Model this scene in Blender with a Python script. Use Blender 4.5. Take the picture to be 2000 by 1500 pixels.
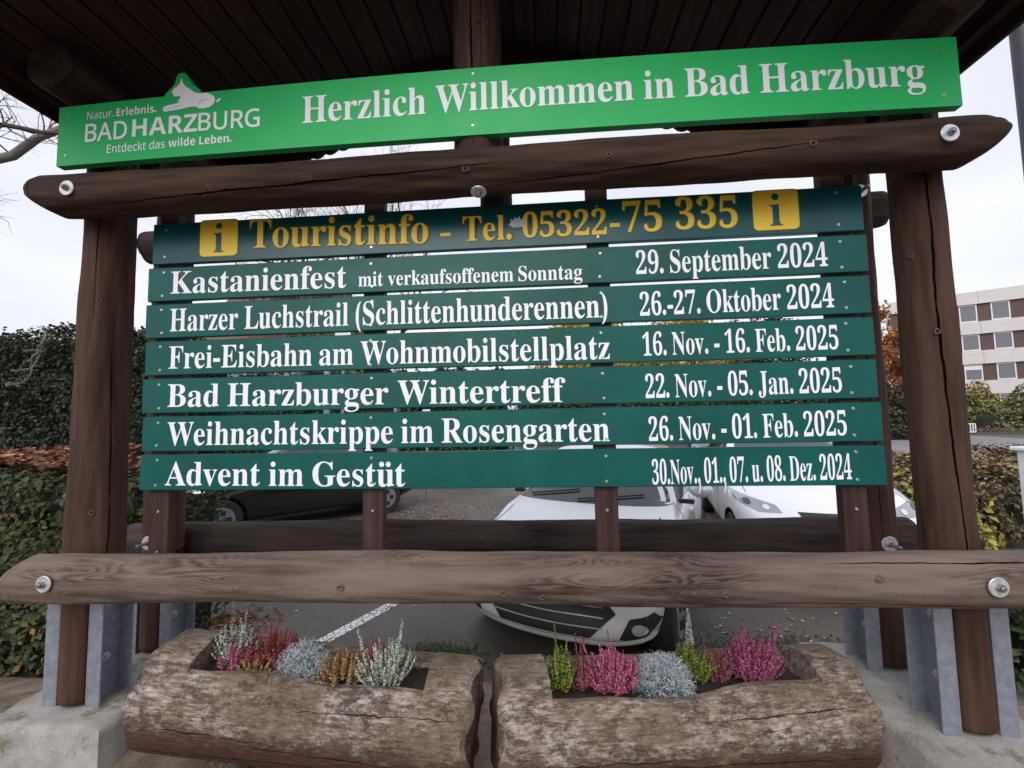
import bpy, bmesh, math, random
import numpy as np
from mathutils import Vector, Matrix
from mathutils.bvhtree import BVHTree
R = math.radians
random.seed(7)
sc = bpy.context.scene
for o in list(bpy.data.objects): bpy.data.objects.remove(o)
COL = sc.collection

# ------------------------------------------------------------------ camera, sky, sun, exposure
cd = bpy.data.cameras.new('camera'); cam = bpy.data.objects.new('camera', cd); COL.objects.link(cam); sc.camera = cam
cd.sensor_width = 36; cd.lens = 0.850*18; cd.clip_start = 0.05; cd.clip_end = 2000
yaw, pit, rol = -0.0741, 0.0724, -0.0197
fw = Vector((math.sin(yaw)*math.cos(pit), math.cos(yaw)*math.cos(pit), math.sin(pit)))
r0 = fw.cross(Vector((0, 0, 1))).normalized(); u0 = r0.cross(fw)
rt = math.cos(rol)*r0+math.sin(rol)*u0; up = rt.cross(fw)
M = Matrix((rt, up, -fw)).transposed().to_4x4(); M.translation = Vector((0.2306, -1.7545, 1.6)); cam.matrix_world = M

SUN_EL, SUN_AZ = 36, 195      # azimuth measured clockwise from +Y; the light comes from behind the photographer
w = bpy.data.worlds.new('World'); sc.world = w; w.use_nodes = True
nt = w.node_tree; N = nt.nodes; Lk = nt.links; N.clear()
out = N.new('ShaderNodeOutputWorld'); bg = N.new('ShaderNodeBackground'); Lk.new(bg.outputs[0], out.inputs[0])
sky = N.new('ShaderNodeTexSky'); sky.sky_type = 'NISHITA'; sky.sun_disc = False
sky.sun_elevation = R(SUN_EL); sky.sun_rotation = R(SUN_AZ); sky.dust_density = 5; sky.air_density = 1.2
mul = N.new('ShaderNodeVectorMath'); mul.operation = 'SCALE'; mul.inputs['Scale'].default_value = 0.07
Lk.new(sky.outputs[0], mul.inputs[0])
tc = N.new('ShaderNodeTexCoord'); mp = N.new('ShaderNodeMapping'); mp.inputs['Scale'].default_value = (1, 1, 3.5)
nz = N.new('ShaderNodeTexNoise'); nz.inputs['Scale'].default_value = 1.6; nz.inputs['Detail'].default_value = 4; nz.inputs['Roughness'].default_value = .5
Lk.new(tc.outputs['Generated'], mp.inputs[0]); Lk.new(mp.outputs[0], nz.inputs['Vector'])
cr = N.new('ShaderNodeValToRGB'); cr.color_ramp.elements[0].position = .3; cr.color_ramp.elements[0].color = (0.66, 0.685, 0.775, 1)
cr.color_ramp.elements[1].position = .7; cr.color_ramp.elements[1].color = (0.92, 0.93, 0.99, 1)
Lk.new(nz.outputs['Fac'], cr.inputs[0])
mx = N.new('ShaderNodeMix'); mx.data_type = 'RGBA'; mx.inputs['Factor'].default_value = .9
Lk.new(mul.outputs[0], mx.inputs['A']); Lk.new(cr.outputs[0], mx.inputs['B']); Lk.new(mx.outputs['Result'], bg.inputs[0])
bg.inputs[1].default_value = 1.0
sl = bpy.data.lights.new('sun', 'SUN'); so = bpy.data.objects.new('sun', sl); COL.objects.link(so)
sl.energy = 1.5; sl.angle = R(50); sl.color = (1, .98, .96)
sd = Vector((math.sin(R(SUN_AZ))*math.cos(R(SUN_EL)), math.cos(R(SUN_AZ))*math.cos(R(SUN_EL)), math.sin(R(SUN_EL))))
so.rotation_euler = sd.to_track_quat('Z', 'Y').to_euler()
vs = sc.view_settings; vs.view_transform = 'Standard'; vs.look = 'None'; vs.exposure = 0.32; vs.gamma = 1; vs.use_curve_mapping = False

# ------------------------------------------------------------------ helpers
def tag(o, label=None, cat=None, group=None, kind=None):
    if label: o['label'] = label
    if cat: o['category'] = cat
    if group: o['group'] = group
    if kind: o['kind'] = kind
    return o
def empty(name, loc=(0, 0, 0), rz=0, parent=None):
    o = bpy.data.objects.new(name, None); COL.objects.link(o); o.location = loc; o.rotation_euler = (0, 0, rz)
    o.empty_display_size = .1
    if parent: o.parent = parent
    return o
def link(name, me, mat, parent=None, smooth=False):
    o = bpy.data.objects.new(name, me); COL.objects.link(o)
    if mat: me.materials.append(mat)
    if smooth: me.polygons.foreach_set('use_smooth', [True]*len(me.polygons))
    if parent: o.parent = parent
    return o
def frame_of(d, upv=(0, 0, 1)):
    d = Vector(d).normalized(); a = Vector(upv)
    if abs(d.dot(a)) > .98: a = Vector((1, 0, 0))
    x = a.cross(d).normalized(); return x, d.cross(x), d
class MB:
    def __init__(s): s.v = []; s.f = []
    def add(s, v, f):
        b = len(s.v); s.v += [tuple(p) for p in v]; s.f += [tuple(i+b for i in q) for q in f]; return s
    def box(s, c, d, rz=0, bev=0):
        x, y, z = d[0]/2, d[1]/2, d[2]/2; C, S = math.cos(rz), math.sin(rz)
        if bev:
            b = bev; pts = []
            for sz, m in ((-z, b), (-z+b, 0), (z-b, 0), (z, b)):
                for px, py in ((-x+m+b*(m == 0), -y+m), (x-m-b*(m == 0), -y+m), (x-m, -y+m+b*(m == 0)), (x-m, y-m-b*(m == 0)), (x-m-b*(m == 0), y-m), (-x+m+b*(m == 0), y-m), (-x+m, y-m-b*(m == 0)), (-x+m, -y+m+b*(m == 0))):
                    pts.append((px, py, sz))
            f = [tuple(range(7, -1, -1)), tuple(range(24, 32))]
            for k in range(3):
                for i in range(8): j = (i+1) % 8; f.append((k*8+i, k*8+j, k*8+8+j, k*8+8+i))
        else:
            pts = [(i, j, k) for k in (-z, z) for j in (-y, y) for i in (-x, x)]
            f = [(0, 2, 3, 1), (4, 5, 7, 6), (0, 1, 5, 4), (2, 6, 7, 3), (0, 4, 6, 2), (1, 3, 7, 5)]
        return s.add([(c[0]+C*p[0]-S*p[1], c[1]+S*p[0]+C*p[1], c[2]+p[2]) for p in pts], f)
    def tube(s, pts, rad, n=8, cap=True):
        pts = [Vector(p) for p in pts]; k = len(pts)
        if not isinstance(rad, (list, tuple)): rad = [rad]*k
        V = []; px = None
        for i, p in enumerate(pts):
            d = pts[min(i+1, k-1)]-pts[max(i-1, 0)]
            x, y, d = frame_of(d)
            if px is not None:
                x = (px-d*px.dot(d)).normalized(); y = d.cross(x)
            px = x
            for j in range(n):
                a = 2*math.pi*j/n; V.append(p+(x*math.cos(a)+y*math.sin(a))*rad[i])
        F = [(i*n+j, i*n+(j+1) % n, i*n+n+(j+1) % n, i*n+n+j) for i in range(k-1) for j in range(n)]
        if cap: F += [tuple(range(n-1, -1, -1)), tuple(range((k-1)*n, k*n))]
        return s.add(V, F)
    def disc(s, c, nrm, r, t, n=24, bev=0):
        nrm = Vector(nrm).normalized(); c = Vector(c)
        if bev: return s.tube([c, c+nrm*(t-bev), c+nrm*t], [r, r, r-bev], n)
        return s.tube([c, c+nrm*t], r, n)
    def prism(s, poly, y0, y1):   # poly in x,z extruded along y
        n = len(poly); V = [(x, y0, z) for x, z in poly]+[(x, y1, z) for x, z in poly]
        F = [tuple(range(n)), tuple(range(2*n-1, n-1, -1))]+[(i, n+i, n+(i+1) % n, (i+1) % n) for i in range(n)]
        return s.add(V, F)
    def build(s, name, mat, parent=None, smooth=False):
        me = bpy.data.meshes.new(name); me.from_pydata(s.v, [], s.f); me.update()
        return link(name, me, mat, parent, smooth)
def autosmooth(o, ang=40):
    me = o.data; me.polygons.foreach_set('use_smooth', [True]*len(me.polygons))
    try: me.set_sharp_from_angle(angle=R(ang))
    except Exception: pass
    return o

# ------------------------------------------------------------------ materials
def newmat(name):
    m = bpy.data.materials.new(name); m.use_nodes = True; t = m.node_tree
    return m, t.nodes, t.links, t.nodes['Principled BSDF']
def flat(name, col, rough=.5, metal=0, spec=.5, coat=0, var=0, vscale=8, bump=0, bscale=60):
    m, n, l, b = newmat(name)
    b.inputs['Base Color'].default_value = (*col, 1); b.inputs['Roughness'].default_value = rough; b.inputs['Metallic'].default_value = metal
    b.inputs['Specular IOR Level'].default_value = spec; b.inputs['Coat Weight'].default_value = coat
    tcn = n.new('ShaderNodeTexCoord')
    if var:
        z = n.new('ShaderNodeTexNoise'); z.inputs['Scale'].default_value = vscale; z.inputs['Detail'].default_value = 6; z.inputs['Roughness'].default_value = .65
        l.new(tcn.outputs['Object'], z.inputs['Vector'])
        mr = n.new('ShaderNodeMapRange'); mr.inputs[1].default_value = .3; mr.inputs[2].default_value = .7; mr.inputs[3].default_value = 1-var; mr.inputs[4].default_value = 1+var
        l.new(z.outputs['Fac'], mr.inputs[0])
        vm = n.new('ShaderNodeVectorMath'); vm.operation = 'SCALE'; vm.inputs[0].default_value = col; l.new(mr.outputs[0], vm.inputs['Scale']); l.new(vm.outputs[0], b.inputs['Base Color'])
    if bump:
        z2 = n.new('ShaderNodeTexNoise'); z2.inputs['Scale'].default_value = bscale; z2.inputs['Detail'].default_value = 5
        l.new(tcn.outputs['Object'], z2.inputs['Vector']); bp = n.new('ShaderNodeBump'); bp.inputs['Strength'].default_value = bump; bp.inputs['Distance'].default_value = .01
        l.new(z2.outputs['Fac'], bp.inputs['Height']); l.new(bp.outputs[0], b.inputs['Normal'])
    return m
def ramp(n, stops):
    c = n.new('ShaderNodeValToRGB'); e = c.color_ramp.elements
    while len(e) < len(stops): e.new(.5)
    for i, (p, col) in enumerate(stops): e[i].position = p; e[i].color = (*col, 1)
    return c
def wood(name, dark, light, pale=None, palef=0.0, seed=0.0, gs=1.0, bump=.35, rough=.62, knots=True, topfade=None, rings=260, ringa=.03):
    """grain runs along the object's local Z"""
    m, n, l, b = newmat(name)
    tcn = n.new('ShaderNodeTexCoord'); oi = n.new('ShaderNodeObjectInfo')
    off = n.new('ShaderNodeVectorMath'); off.operation = 'SCALE'; off.inputs[0].default_value = (17, 9, 23); l.new(oi.outputs['Random'], off.inputs['Scale'])
    ad = n.new('ShaderNodeVectorMath'); l.new(tcn.outputs['Object'], ad.inputs[0]); l.new(off.outputs[0], ad.inputs[1])
    def mapped(s):
        k = n.new('ShaderNodeMapping'); k.inputs['Scale'].default_value = s; l.new(ad.outputs[0], k.inputs[0]); return k.outputs[0]
    def noise(v, sc_, det=5, ro=.6, dist=0):
        k = n.new('ShaderNodeTexNoise'); k.inputs['Scale'].default_value = sc_; k.inputs['Detail'].default_value = det; k.inputs['Roughness'].default_value = ro; k.inputs['Distortion'].default_value = dist
        l.new(v, k.inputs['Vector']); return k
    # flowing annual ring pattern: a stretched noise cut by a sine
    f = noise(mapped((4*gs, 4*gs, .7*gs)), 1.3, 4, .42, .25)
    ms = n.new('ShaderNodeMath'); ms.operation = 'MULTIPLY'; ms.inputs[1].default_value = rings; l.new(f.outputs['Fac'], ms.inputs[0])
    sn = n.new('ShaderNodeMath'); sn.operation = 'SINE'; l.new(ms.outputs[0], sn.inputs[0])
    fine = noise(mapped((34*gs, 34*gs, 2.4*gs)), 1, 6, .6)
    blot = noise(mapped((3, 3, 1.2)), 1.3, 5, .6)
    spk = noise(mapped((26, 26, 14)), 2.2, 3, .6)
    rm = noise(mapped((5, 5, 1.7)), 1.1, 2, .5); rmr = n.new('ShaderNodeMapRange'); rmr.inputs[1].default_value = .42; rmr.inputs[2].default_value = .66; l.new(rm.outputs['Fac'], rmr.inputs[0])
    snm = n.new('ShaderNodeMath'); snm.operation = 'MULTIPLY'; l.new(sn.outputs[0], snm.inputs[0]); l.new(rmr.outputs[0], snm.inputs[1])
    a1 = n.new('ShaderNodeMath'); a1.operation = 'MULTIPLY_ADD'; a1.inputs[1].default_value = ringa; l.new(snm.outputs[0], a1.inputs[0]); l.new(fine.outputs['Fac'], a1.inputs[2])
    a2 = n.new('ShaderNodeMath'); a2.operation = 'MULTIPLY_ADD'; a2.inputs[1].default_value = .6; l.new(blot.outputs['Fac'], a2.inputs[0]); l.new(a1.outputs[0], a2.inputs[2])
    c = ramp(n, [(.52, dark), (1.05 if False else .98, light)]); l.new(a2.outputs[0], c.inputs[0])
    col = c.outputs[0]
    if knots:
        vo = n.new('ShaderNodeTexVoronoi'); vo.inputs['Scale'].default_value = 1; l.new(mapped((5.2, 5.2, 3.1)), vo.inputs['Vector'])
        kr = ramp(n, [(.0, (.18, .18, .18)), (.045, (.3, .3, .3)), (.06, (1.5, 1.45, 1.4)), (.085, (1, 1, 1))]); l.new(vo.outputs['Distance'], kr.inputs[0])
        mm = n.new('ShaderNodeMix'); mm.data_type = 'RGBA'; mm.blend_type = 'MULTIPLY'; mm.inputs['Factor'].default_value = .8
        l.new(col, mm.inputs['A']); l.new(kr.outputs[0], mm.inputs['B']); col = mm.outputs['Result']
    if pale is not None:
        ge = n.new('ShaderNodeNewGeometry'); sx = n.new('ShaderNodeSeparateXYZ'); l.new(ge.outputs['Normal'], sx.inputs[0])
        pr = n.new('ShaderNodeMapRange'); pr.inputs[1].default_value = .45; pr.inputs[2].default_value = .75; pr.inputs[4].default_value = palef
        bb = n.new('ShaderNodeMath'); bb.operation = 'MULTIPLY_ADD'; bb.inputs[1].default_value = .35; l.new(fine.outputs['Fac'], bb.inputs[0])
        l.new(blot.outputs['Fac'], bb.inputs[2]); b3 = n.new('ShaderNodeMath'); b3.operation = 'MULTIPLY_ADD'; b3.inputs[1].default_value = ringa*1.3; l.new(snm.outputs[0], b3.inputs[0]); l.new(bb.outputs[0], b3.inputs[2])
        l.new(b3.outputs[0], pr.inputs[0])
        mm = n.new('ShaderNodeMix'); mm.data_type = 'RGBA'; l.new(pr.outputs[0], mm.inputs['Factor']); l.new(col, mm.inputs['A']); mm.inputs['B'].default_value = (*pale, 1); col = mm.outputs['Result']
    # small pale nicks
    sr = n.new('ShaderNodeMapRange'); sr.inputs[1].default_value = .70; sr.inputs[2].default_value = .76; sr.inputs[4].default_value = .5; l.new(spk.outputs['Fac'], sr.inputs[0])
    mm = n.new('ShaderNodeMix'); mm.data_type = 'RGBA'; l.new(sr.outputs[0], mm.inputs['Factor']); l.new(col, mm.inputs['A']); mm.inputs['B'].default_value = (*[min(1, x*3.2+.02) for x in light], 1)
    l.new(mm.outputs['Result'], b.inputs['Base Color'])
    b.inputs['Roughness'].default_value = rough; b.inputs['Specular IOR Level'].default_value = .18
    bp = n.new('ShaderNodeBump'); bp.inputs['Strength'].default_value = bump; bp.inputs['Distance'].default_value = .004
    l.new(a2.outputs[0], bp.inputs['Height']); l.new(bp.outputs[0], b.inputs['Normal'])
    return m
M_post = wood('stained_post_wood', (.026, .0125, .0095), (.084, .045, .031), rough=.75)
M_rail_top = wood('stained_rail_wood', (.013, .0075, .0055), (.068, .038, .026), rough=.75)
M_rail_low = wood('weathered_rail_wood', (.026, .016, .014), (.115, .076, .062), pale=(.23, .18, .15), palef=.55, bump=.5, rings=330, ringa=.07, rough=.8)
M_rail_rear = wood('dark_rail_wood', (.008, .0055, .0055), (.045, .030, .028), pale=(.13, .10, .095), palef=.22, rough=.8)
M_batten = wood('batten_wood', (.026, .013, .0115), (.075, .04, .036), knots=False)
M_roof = wood('roof_plank_wood', (.014, .008, .0065), (.050, .027, .021), knots=False)
M_roofred = wood('red_brown_fascia_wood', (.016, .007, .0065), (.042, .019, .017), knots=False)
M_crack = flat('open_crack', (.004, .003, .003), 1, spec=0)
M_screw = flat('zinc_screw', (.55, .56, .58), .35, .9)
M_zinc = flat('galvanised_steel', (.27, .29, .34), .55, .5, var=.22, vscale=30, bump=.15, bscale=50)
M_washer = flat('zinc_washer', (.62, .62, .63), .42, .6, var=.25, vscale=60)
M_nut = flat('dark_nut', (.26, .26, .28), .4, .8)

def paint(name, col, var=.12, rough=.32, scratch=True, spec=.5, dirt=None, ghost=False):
    m, n, l, b = newmat(name); tcn = n.new('ShaderNodeTexCoord')
    z = n.new('ShaderNodeTexNoise'); z.inputs['Scale'].default_value = 2.2; z.inputs['Detail'].default_value = 7; z.inputs['Roughness'].default_value = .6; l.new(tcn.outputs['Object'], z.inputs['Vector'])
    mr = n.new('ShaderNodeMapRange'); mr.inputs[1].default_value = .3; mr.inputs[2].default_value = .7; mr.inputs[3].default_value = 1-var; mr.inputs[4].default_value = 1+var; l.new(z.outputs['Fac'], mr.inputs[0])
    vm = n.new('ShaderNodeVectorMath'); vm.operation = 'SCALE'; vm.inputs[0].default_value = col; l.new(mr.outputs[0], vm.inputs['Scale']); c = vm.outputs[0]
    if dirt:
        z2 = n.new('ShaderNodeTexNoise'); z2.inputs['Scale'].default_value = 26; z2.inputs['Detail'].default_value = 4; l.new(tcn.outputs['Object'], z2.inputs['Vector'])
        z3 = n.new('ShaderNodeTexNoise'); z3.inputs['Scale'].default_value = 3.1; l.new(tcn.outputs['Object'], z3.inputs['Vector'])
        mu = n.new('ShaderNodeMath'); mu.operation = 'MULTIPLY'; l.new(z2.outputs['Fac'], mu.inputs[0]); l.new(z3.outputs['Fac'], mu.inputs[1])
        dr = n.new('ShaderNodeMapRange'); dr.inputs[1].default_value = .34; dr.inputs[2].default_value = .42; dr.inputs[4].default_value = .6; l.new(mu.outputs[0], dr.inputs[0])
        mm = n.new('ShaderNodeMix'); mm.data_type = 'RGBA'; l.new(dr.outputs[0], mm.inputs['Factor']); l.new(c, mm.inputs['A']); mm.inputs['B'].default_value = (*dirt, 1); c = mm.outputs['Result']
    if scratch:
        mp_ = n.new('ShaderNodeMapping'); mp_.inputs['Scale'].default_value = (9, 9, 22); mp_.inputs['Rotation'].default_value = (0, .5, 0); l.new(tcn.outputs['Object'], mp_.inputs[0])
        v = n.new('ShaderNodeTexNoise'); v.inputs['Scale'].default_value = 5; v.inputs['Detail'].default_value = 3; l.new(mp_.outputs[0], v.inputs['Vector'])
        sr = n.new('ShaderNodeMapRange'); sr.inputs[1].default_value = .715; sr.inputs[2].default_value = .75; sr.inputs[4].default_value = .30; l.new(v.outputs['Fac'], sr.inputs[0])
        mm = n.new('ShaderNodeMix'); mm.data_type = 'RGBA'; l.new(sr.outputs[0], mm.inputs['Factor']); l.new(c, mm.inputs['A']); mm.inputs['B'].default_value = (.35, .55, .5, 1); c = mm.outputs['Result']
    l.new(c, b.inputs['Base Color']); b.inputs['Roughness'].default_value = rough; b.inputs['Specular IOR Level'].default_value = spec
    z4 = n.new('ShaderNodeTexNoise'); z4.inputs['Scale'].default_value = 9; z4.inputs['Detail'].default_value = 3; l.new(tcn.outputs['Object'], z4.inputs['Vector'])
    rr = n.new('ShaderNodeMapRange'); rr.inputs[3].default_value = rough*.75; rr.inputs[4].default_value = rough*1.35; l.new(z4.outputs['Fac'], rr.inputs[0]); l.new(rr.outputs[0], b.inputs['Roughness'])
    bp = n.new('ShaderNodeBump'); bp.inputs['Strength'].default_value = .12; bp.inputs['Distance'].default_value = .01; l.new(z.outputs['Fac'], bp.inputs['Height']); l.new(bp.outputs[0], b.inputs['Normal'])
    return m
M_green = paint('bright_green_paint', (.022, .45, .12), .05, .42, scratch=False, spec=.3)
M_teal = paint('dark_green_board_paint', (.0006, .086, .073), .28, .36, spec=.3)
M_teal2 = paint('blue_green_board_paint', (.002, .078, .084), .18, .26, spec=.4, dirt=(.004, .035, .035))
M_white = flat('white_lettering_film', (.86, .86, .91), .4)
M_yellow = flat('yellow_lettering_film', (.88, .60, .04), .45, var=.05)
M_outline = flat('olive_outline', (.10, .09, .015), .5)
M_tealflat = flat('teal_symbol', (.004, .085, .088), .35)

# ------------------------------------------------------------------ lettering
def raw_text(s, off=0.0):
    c = bpy.data.curves.new('t', 'FONT'); c.body = s; c.resolution_u = 4; c.offset = off
    o = bpy.data.objects.new('t', c); COL.objects.link(o)
    me = bpy.data.meshes.new_from_object(o.evaluated_get(bpy.context.evaluated_depsgraph_get()))
    v = np.empty(len(me.vertices)*3); me.vertices.foreach_get('co', v); v = v.reshape(-1, 3)[:, :2]
    f = [tuple(p.vertices) for p in me.polygons]
    bpy.data.objects.remove(o); bpy.data.curves.remove(c); bpy.data.meshes.remove(me)
    return v, f
def bold(t):
    r = ''
    for ch in t:
        if 'A' <= ch <= 'Z': r += chr(0x1D400+ord(ch)-65)
        elif 'a' <= ch <= 'z': r += chr(0x1D41A+ord(ch)-97)
        elif '0' <= ch <= '9': r += chr(0x1D7CE+ord(ch)-48)
    return r
def sans(t, base):
    r = ''
    for ch in t:
        if 'A' <= ch <= 'Z': r += chr(base+ord(ch)-65)
        elif 'a' <= ch <= 'z': r += chr(base+26+ord(ch)-97)
        else: r += ch
    return r
CAP = raw_text(bold('H'))[0][:, 1].max()
def arc_poly(cx, cy, rx, ry, n=16): return [(cx+rx*math.cos(2*math.pi*i/n), cy+ry*math.sin(2*math.pi*i/n)) for i in range(n)]
def serif_line(s, off=0.0):
    """lay out a line in a bold roman letter; the marks . , - ( ) and the dots of ue are drawn here"""
    e = CAP/.676; V = []; F = []; x = 0.0
    def put(pts, faces):
        b = len(V); V.extend(pts); F.extend([tuple(i+b for i in q) for q in faces])
    i = 0
    while i < len(s):
        ch = s[i]
        if ch == ' ': x += .25*e; i += 1; continue
        if ch in '.,':
            r = .085*e+off; p = arc_poly(x+.125*e, .073*e, r, r); put(p, [tuple(range(16))])
            if ch == ',':
                q = [(x+.210*e, .07*e), (x+.225*e, .0), (x+.205*e, -.11*e), (x+.16*e, -.22*e), (x+.09*e, -.30*e), (x+.06*e, -.28*e), (x+.11*e, -.20*e), (x+.135*e, -.10*e), (x+.11*e, -.01*e)]
                put(q[::-1], [tuple(range(len(q)))])
            x += .25*e; i += 1; continue
        if ch == '-':
            a, b_, c, d = x+.03*e-off, x+.30*e+off, .175*e-off, .285*e+off
            put([(a, c), (b_, c), (b_, d), (a, d)], [(0, 1, 2, 3)]); x += .333*e; i += 1; continue
        if ch in '()':
            n = 14; o_ = []; q_ = []
            for k in range(n+1):
                t = -1+2*k/n; yy = .25*e+t*.44*e
                o_.append(((.29-.245*math.sqrt(max(0, 1-t*t*.93)))*e, yy)); q_.append(((.30-.125*math.sqrt(max(0, 1-t*t*.97))-.005)*e, yy))
            pts = o_+q_; fc = [(k, k+1, n+2+k, n+1+k) for k in range(n)]
            if ch == ')': pts = [(.333*e-a, b_) for a, b_ in pts]
            put([(x+a, b_) for a, b_ in pts], fc); x += .333*e; i += 1; continue
        j = i
        while j < len(s) and s[j] not in ' .,-()': j += 1
        wd = s[i:j]; seg = []
        if '\u00fc' in wd:
            k = wd.index('\u00fc'); seg = [wd[:k], '\u00fc', wd[k+1:]]
        else: seg = [wd]
        for sg in seg:
            if not sg: continue
            v, f = raw_text(bold(sg.replace('\u00fc', 'u')), off)
            x0 = v[:, 0].min(); lsb = .012*e
            put([(x+lsb+a-x0, b_) for a, b_ in v], f)
            if sg == '\u00fc':
                wdt = v[:, 0].max()-x0
                for q in (.28, .66): put(arc_poly(x+lsb+wdt*q, .61*e, .075*e+off, .075*e+off), [tuple(range(16))])
            x += v[:, 0].max()-x0+.028*e
        i = j
    return V, F
def lettering(parent, mat, V, F, x0, x1, z0, z1, cap, y, capsrc=None, arch=None, name='lettering', ref=None):
    A = np.array(V); xm, xM = (ref if ref else (A[:, 0].min(), A[:, 0].max())); s = (x1-x0)/(xM-xm); sz = cap/(capsrc or CAP)
    P = []
    for a, b_ in V:
        t = (a-xm)*s; X = x0+t; Z = z0+(z1-z0)*t/(x1-x0)+b_*sz
        if arch: Z += arch(X)
        P.append((X, y, Z))
    mb = MB(); mb.add(P, F); o = mb.build(name, mat, parent)
    return o
def serif(parent, s, x0, x1, z0, z1, cap, y, mat, arch=None, outline=False):
    V, F = serif_line(s); A = np.array(V); ref = (A[:, 0].min(), A[:, 0].max())
    if outline:
        V2, F2 = serif_line(s, .022)
        lettering(parent, M_outline, V2, F2, x0, x1, z0, z1, cap, y+.0007, arch=arch, name='letter_outline', ref=(ref[0]-.0, ref[1]+.0))
    return lettering(parent, mat, V, F, x0, x1, z0, z1, cap, y, arch=arch, ref=ref)

# ------------------------------------------------------------------ logs
def fbm(x, seed):
    r = random.Random(seed); s = 0
    for k in range(5): s += math.sin(x*(1.3+k*1.9)+r.uniform(0, 6.3))*(.5**k)
    return s/2
def make_log(name, p0, p1, r0_, r1_, mat, parent, cracks=(), bend=None, ends=('round', 'round'), n=56, seed=1, upv=None, step=.02, rough=.0035, end_r=.022):
    """local Z is the log's axis. cracks: (z0, z1, theta(z), half width, depth)"""
    p0 = Vector(p0); p1 = Vector(p1); ax = (p1-p0); L = ax.length; d = ax.normalized()
    if upv is None: upv = (0, 0, 1) if abs(d.z) < .7 else (1, 0, 0)
    x = (Vector(upv)-d*d.dot(Vector(upv))).normalized(); y = d.cross(x)
    m = max(6, int(L/step)); zs = [L*i/m for i in range(m+1)]
    th = [2*math.pi*i/n for i in range(n)]
    if cracks:   # columns gathered round the crack, following it
        base = []
        for c in cracks:
            base.append(c)
    rnd = random.Random(seed); ph = [rnd.uniform(0, 6.28) for _ in range(12)]
    surf = lambda t, z: rough*(math.sin(3*t+z*1.9+ph[0])+.8*math.sin(5*t-z*2.7+ph[1])+.6*math.sin(2*t+z*6+ph[2])+.35*math.sin(9*t+z*11+ph[3])+.3*math.sin(14*t-z*17+ph[4]))
    rows = []
    er = end_r
    zz = [0.0]*5+zs+[L]*5
    rr, zo = ([.50, .70, .86, .95, .99], [0, .10, .30, .55, .82]) if end_r > .03 else ([.80, .90, .955, .985, .997], [0, .25, .5, .75, .93])
    for i, z in enumerate(zz):
        k = 1.0; dz = 0
        if i < 5: k = rr[i]; dz = zo[i]*er
        elif i >= len(zz)-5: q = len(zz)-1-i; k = rr[q]; dz = -zo[q]*er
        elif z < er*1.1: dz = er*1.1
        elif z > L-er*1.1: dz = -er*1.1
        z = z+dz if not (5 <= i < len(zz)-5) else min(max(z, er*1.05), L-er*1.05)
        r = (r0_+(r1_-r0_)*z/L)*k
        ths = list(th)
        row = []
        for j, t in enumerate(ths):
            rad = r+k*surf(t, z)
            row.append((rad*math.cos(t), rad*math.sin(t), z))
        rows.append(row)
    V = []
    for row in rows:
        for (a, b_, z) in row:
            up_ = a/max(r0_, r1_)     # +1 at local +x
            for e, end in enumerate(ends):
                if end == 'sled':
                    D = .22; q = (z if e == 0 else L-z)
                    if q < D:
                        cut = (.125*max(0, (1-up_)/2)**2.4+.05*max(0, (up_+.1)/1.1)**2)*(1-q/D)
                        z = z+cut if e == 0 else z-cut
                elif end == 'sledup':
                    D = .22; q = (z if e == 0 else L-z)
                    if q < D:
                        cut = .10*max(0, (.5+up_)/1.5)**1.3*(1-q/D)
                        z = z+cut if e == 0 else z-cut
            if bend: a += bend(z/L)
            V.append((a, b_, z))
    k = len(rows); F = [(i*n+j, i*n+(j+1) % n, i*n+n+(j+1) % n, i*n+n+j) for i in range(k-1) for j in range(n)]
    b0 = len(V); V.append(tuple(np.mean(np.array(V[:n]), axis=0))); V.append(tuple(np.mean(np.array(V[(k-1)*n:k*n]), axis=0)))
    F += [(b0, (j+1) % n, j) for j in range(n)]+[(b0+1, (k-1)*n+j, (k-1)*n+(j+1) % n) for j in range(n)]
    me = bpy.data.meshes.new(name); me.from_pydata(V, [], F); me.update()
    o = link(name, me, mat, None, True)
    mt = Matrix((x, y, d)).transposed().to_4x4(); mt.translation = p0; o.matrix_world = mt
    if parent: o.parent = parent
    for ci, c in enumerate(cracks):
        z0_, z1_, tf, hw = c[:4]; m2 = int((z1_-z0_)/.008); V = []; rq = random.Random(seed*7+ci); jit = 0
        for i in range(m2+1):
            z = z0_+(z1_-z0_)*i/m2; u = i/m2; jit = .8*jit+rq.uniform(-.010, .010); t = tf(z)+jit; wd_ = hw*(max(.0, math.sin(math.pi*u))**.6)*(.45+.55*abs(math.sin(z*9+ci))+.25*rq.random())
            rb = r0_+(r1_-r0_)*z/L
            for sg in (-1, 0, 1):
                tt = t+sg*wd_/rb; rr2 = rb+surf(tt, z)+(.0014 if sg else .0011); V.append((rr2*math.cos(tt)+(bend(z/L) if bend else 0), rr2*math.sin(tt), z))
        mb = MB(); mb.add(V, [(3*i+q, 3*i+3+q, 3*i+4+q, 3*i+1+q) for i in range(m2) for q in (0, 1)]); k_ = mb.build('drying_crack', M_crack, None, True); k_.parent = o
    return o

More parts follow.
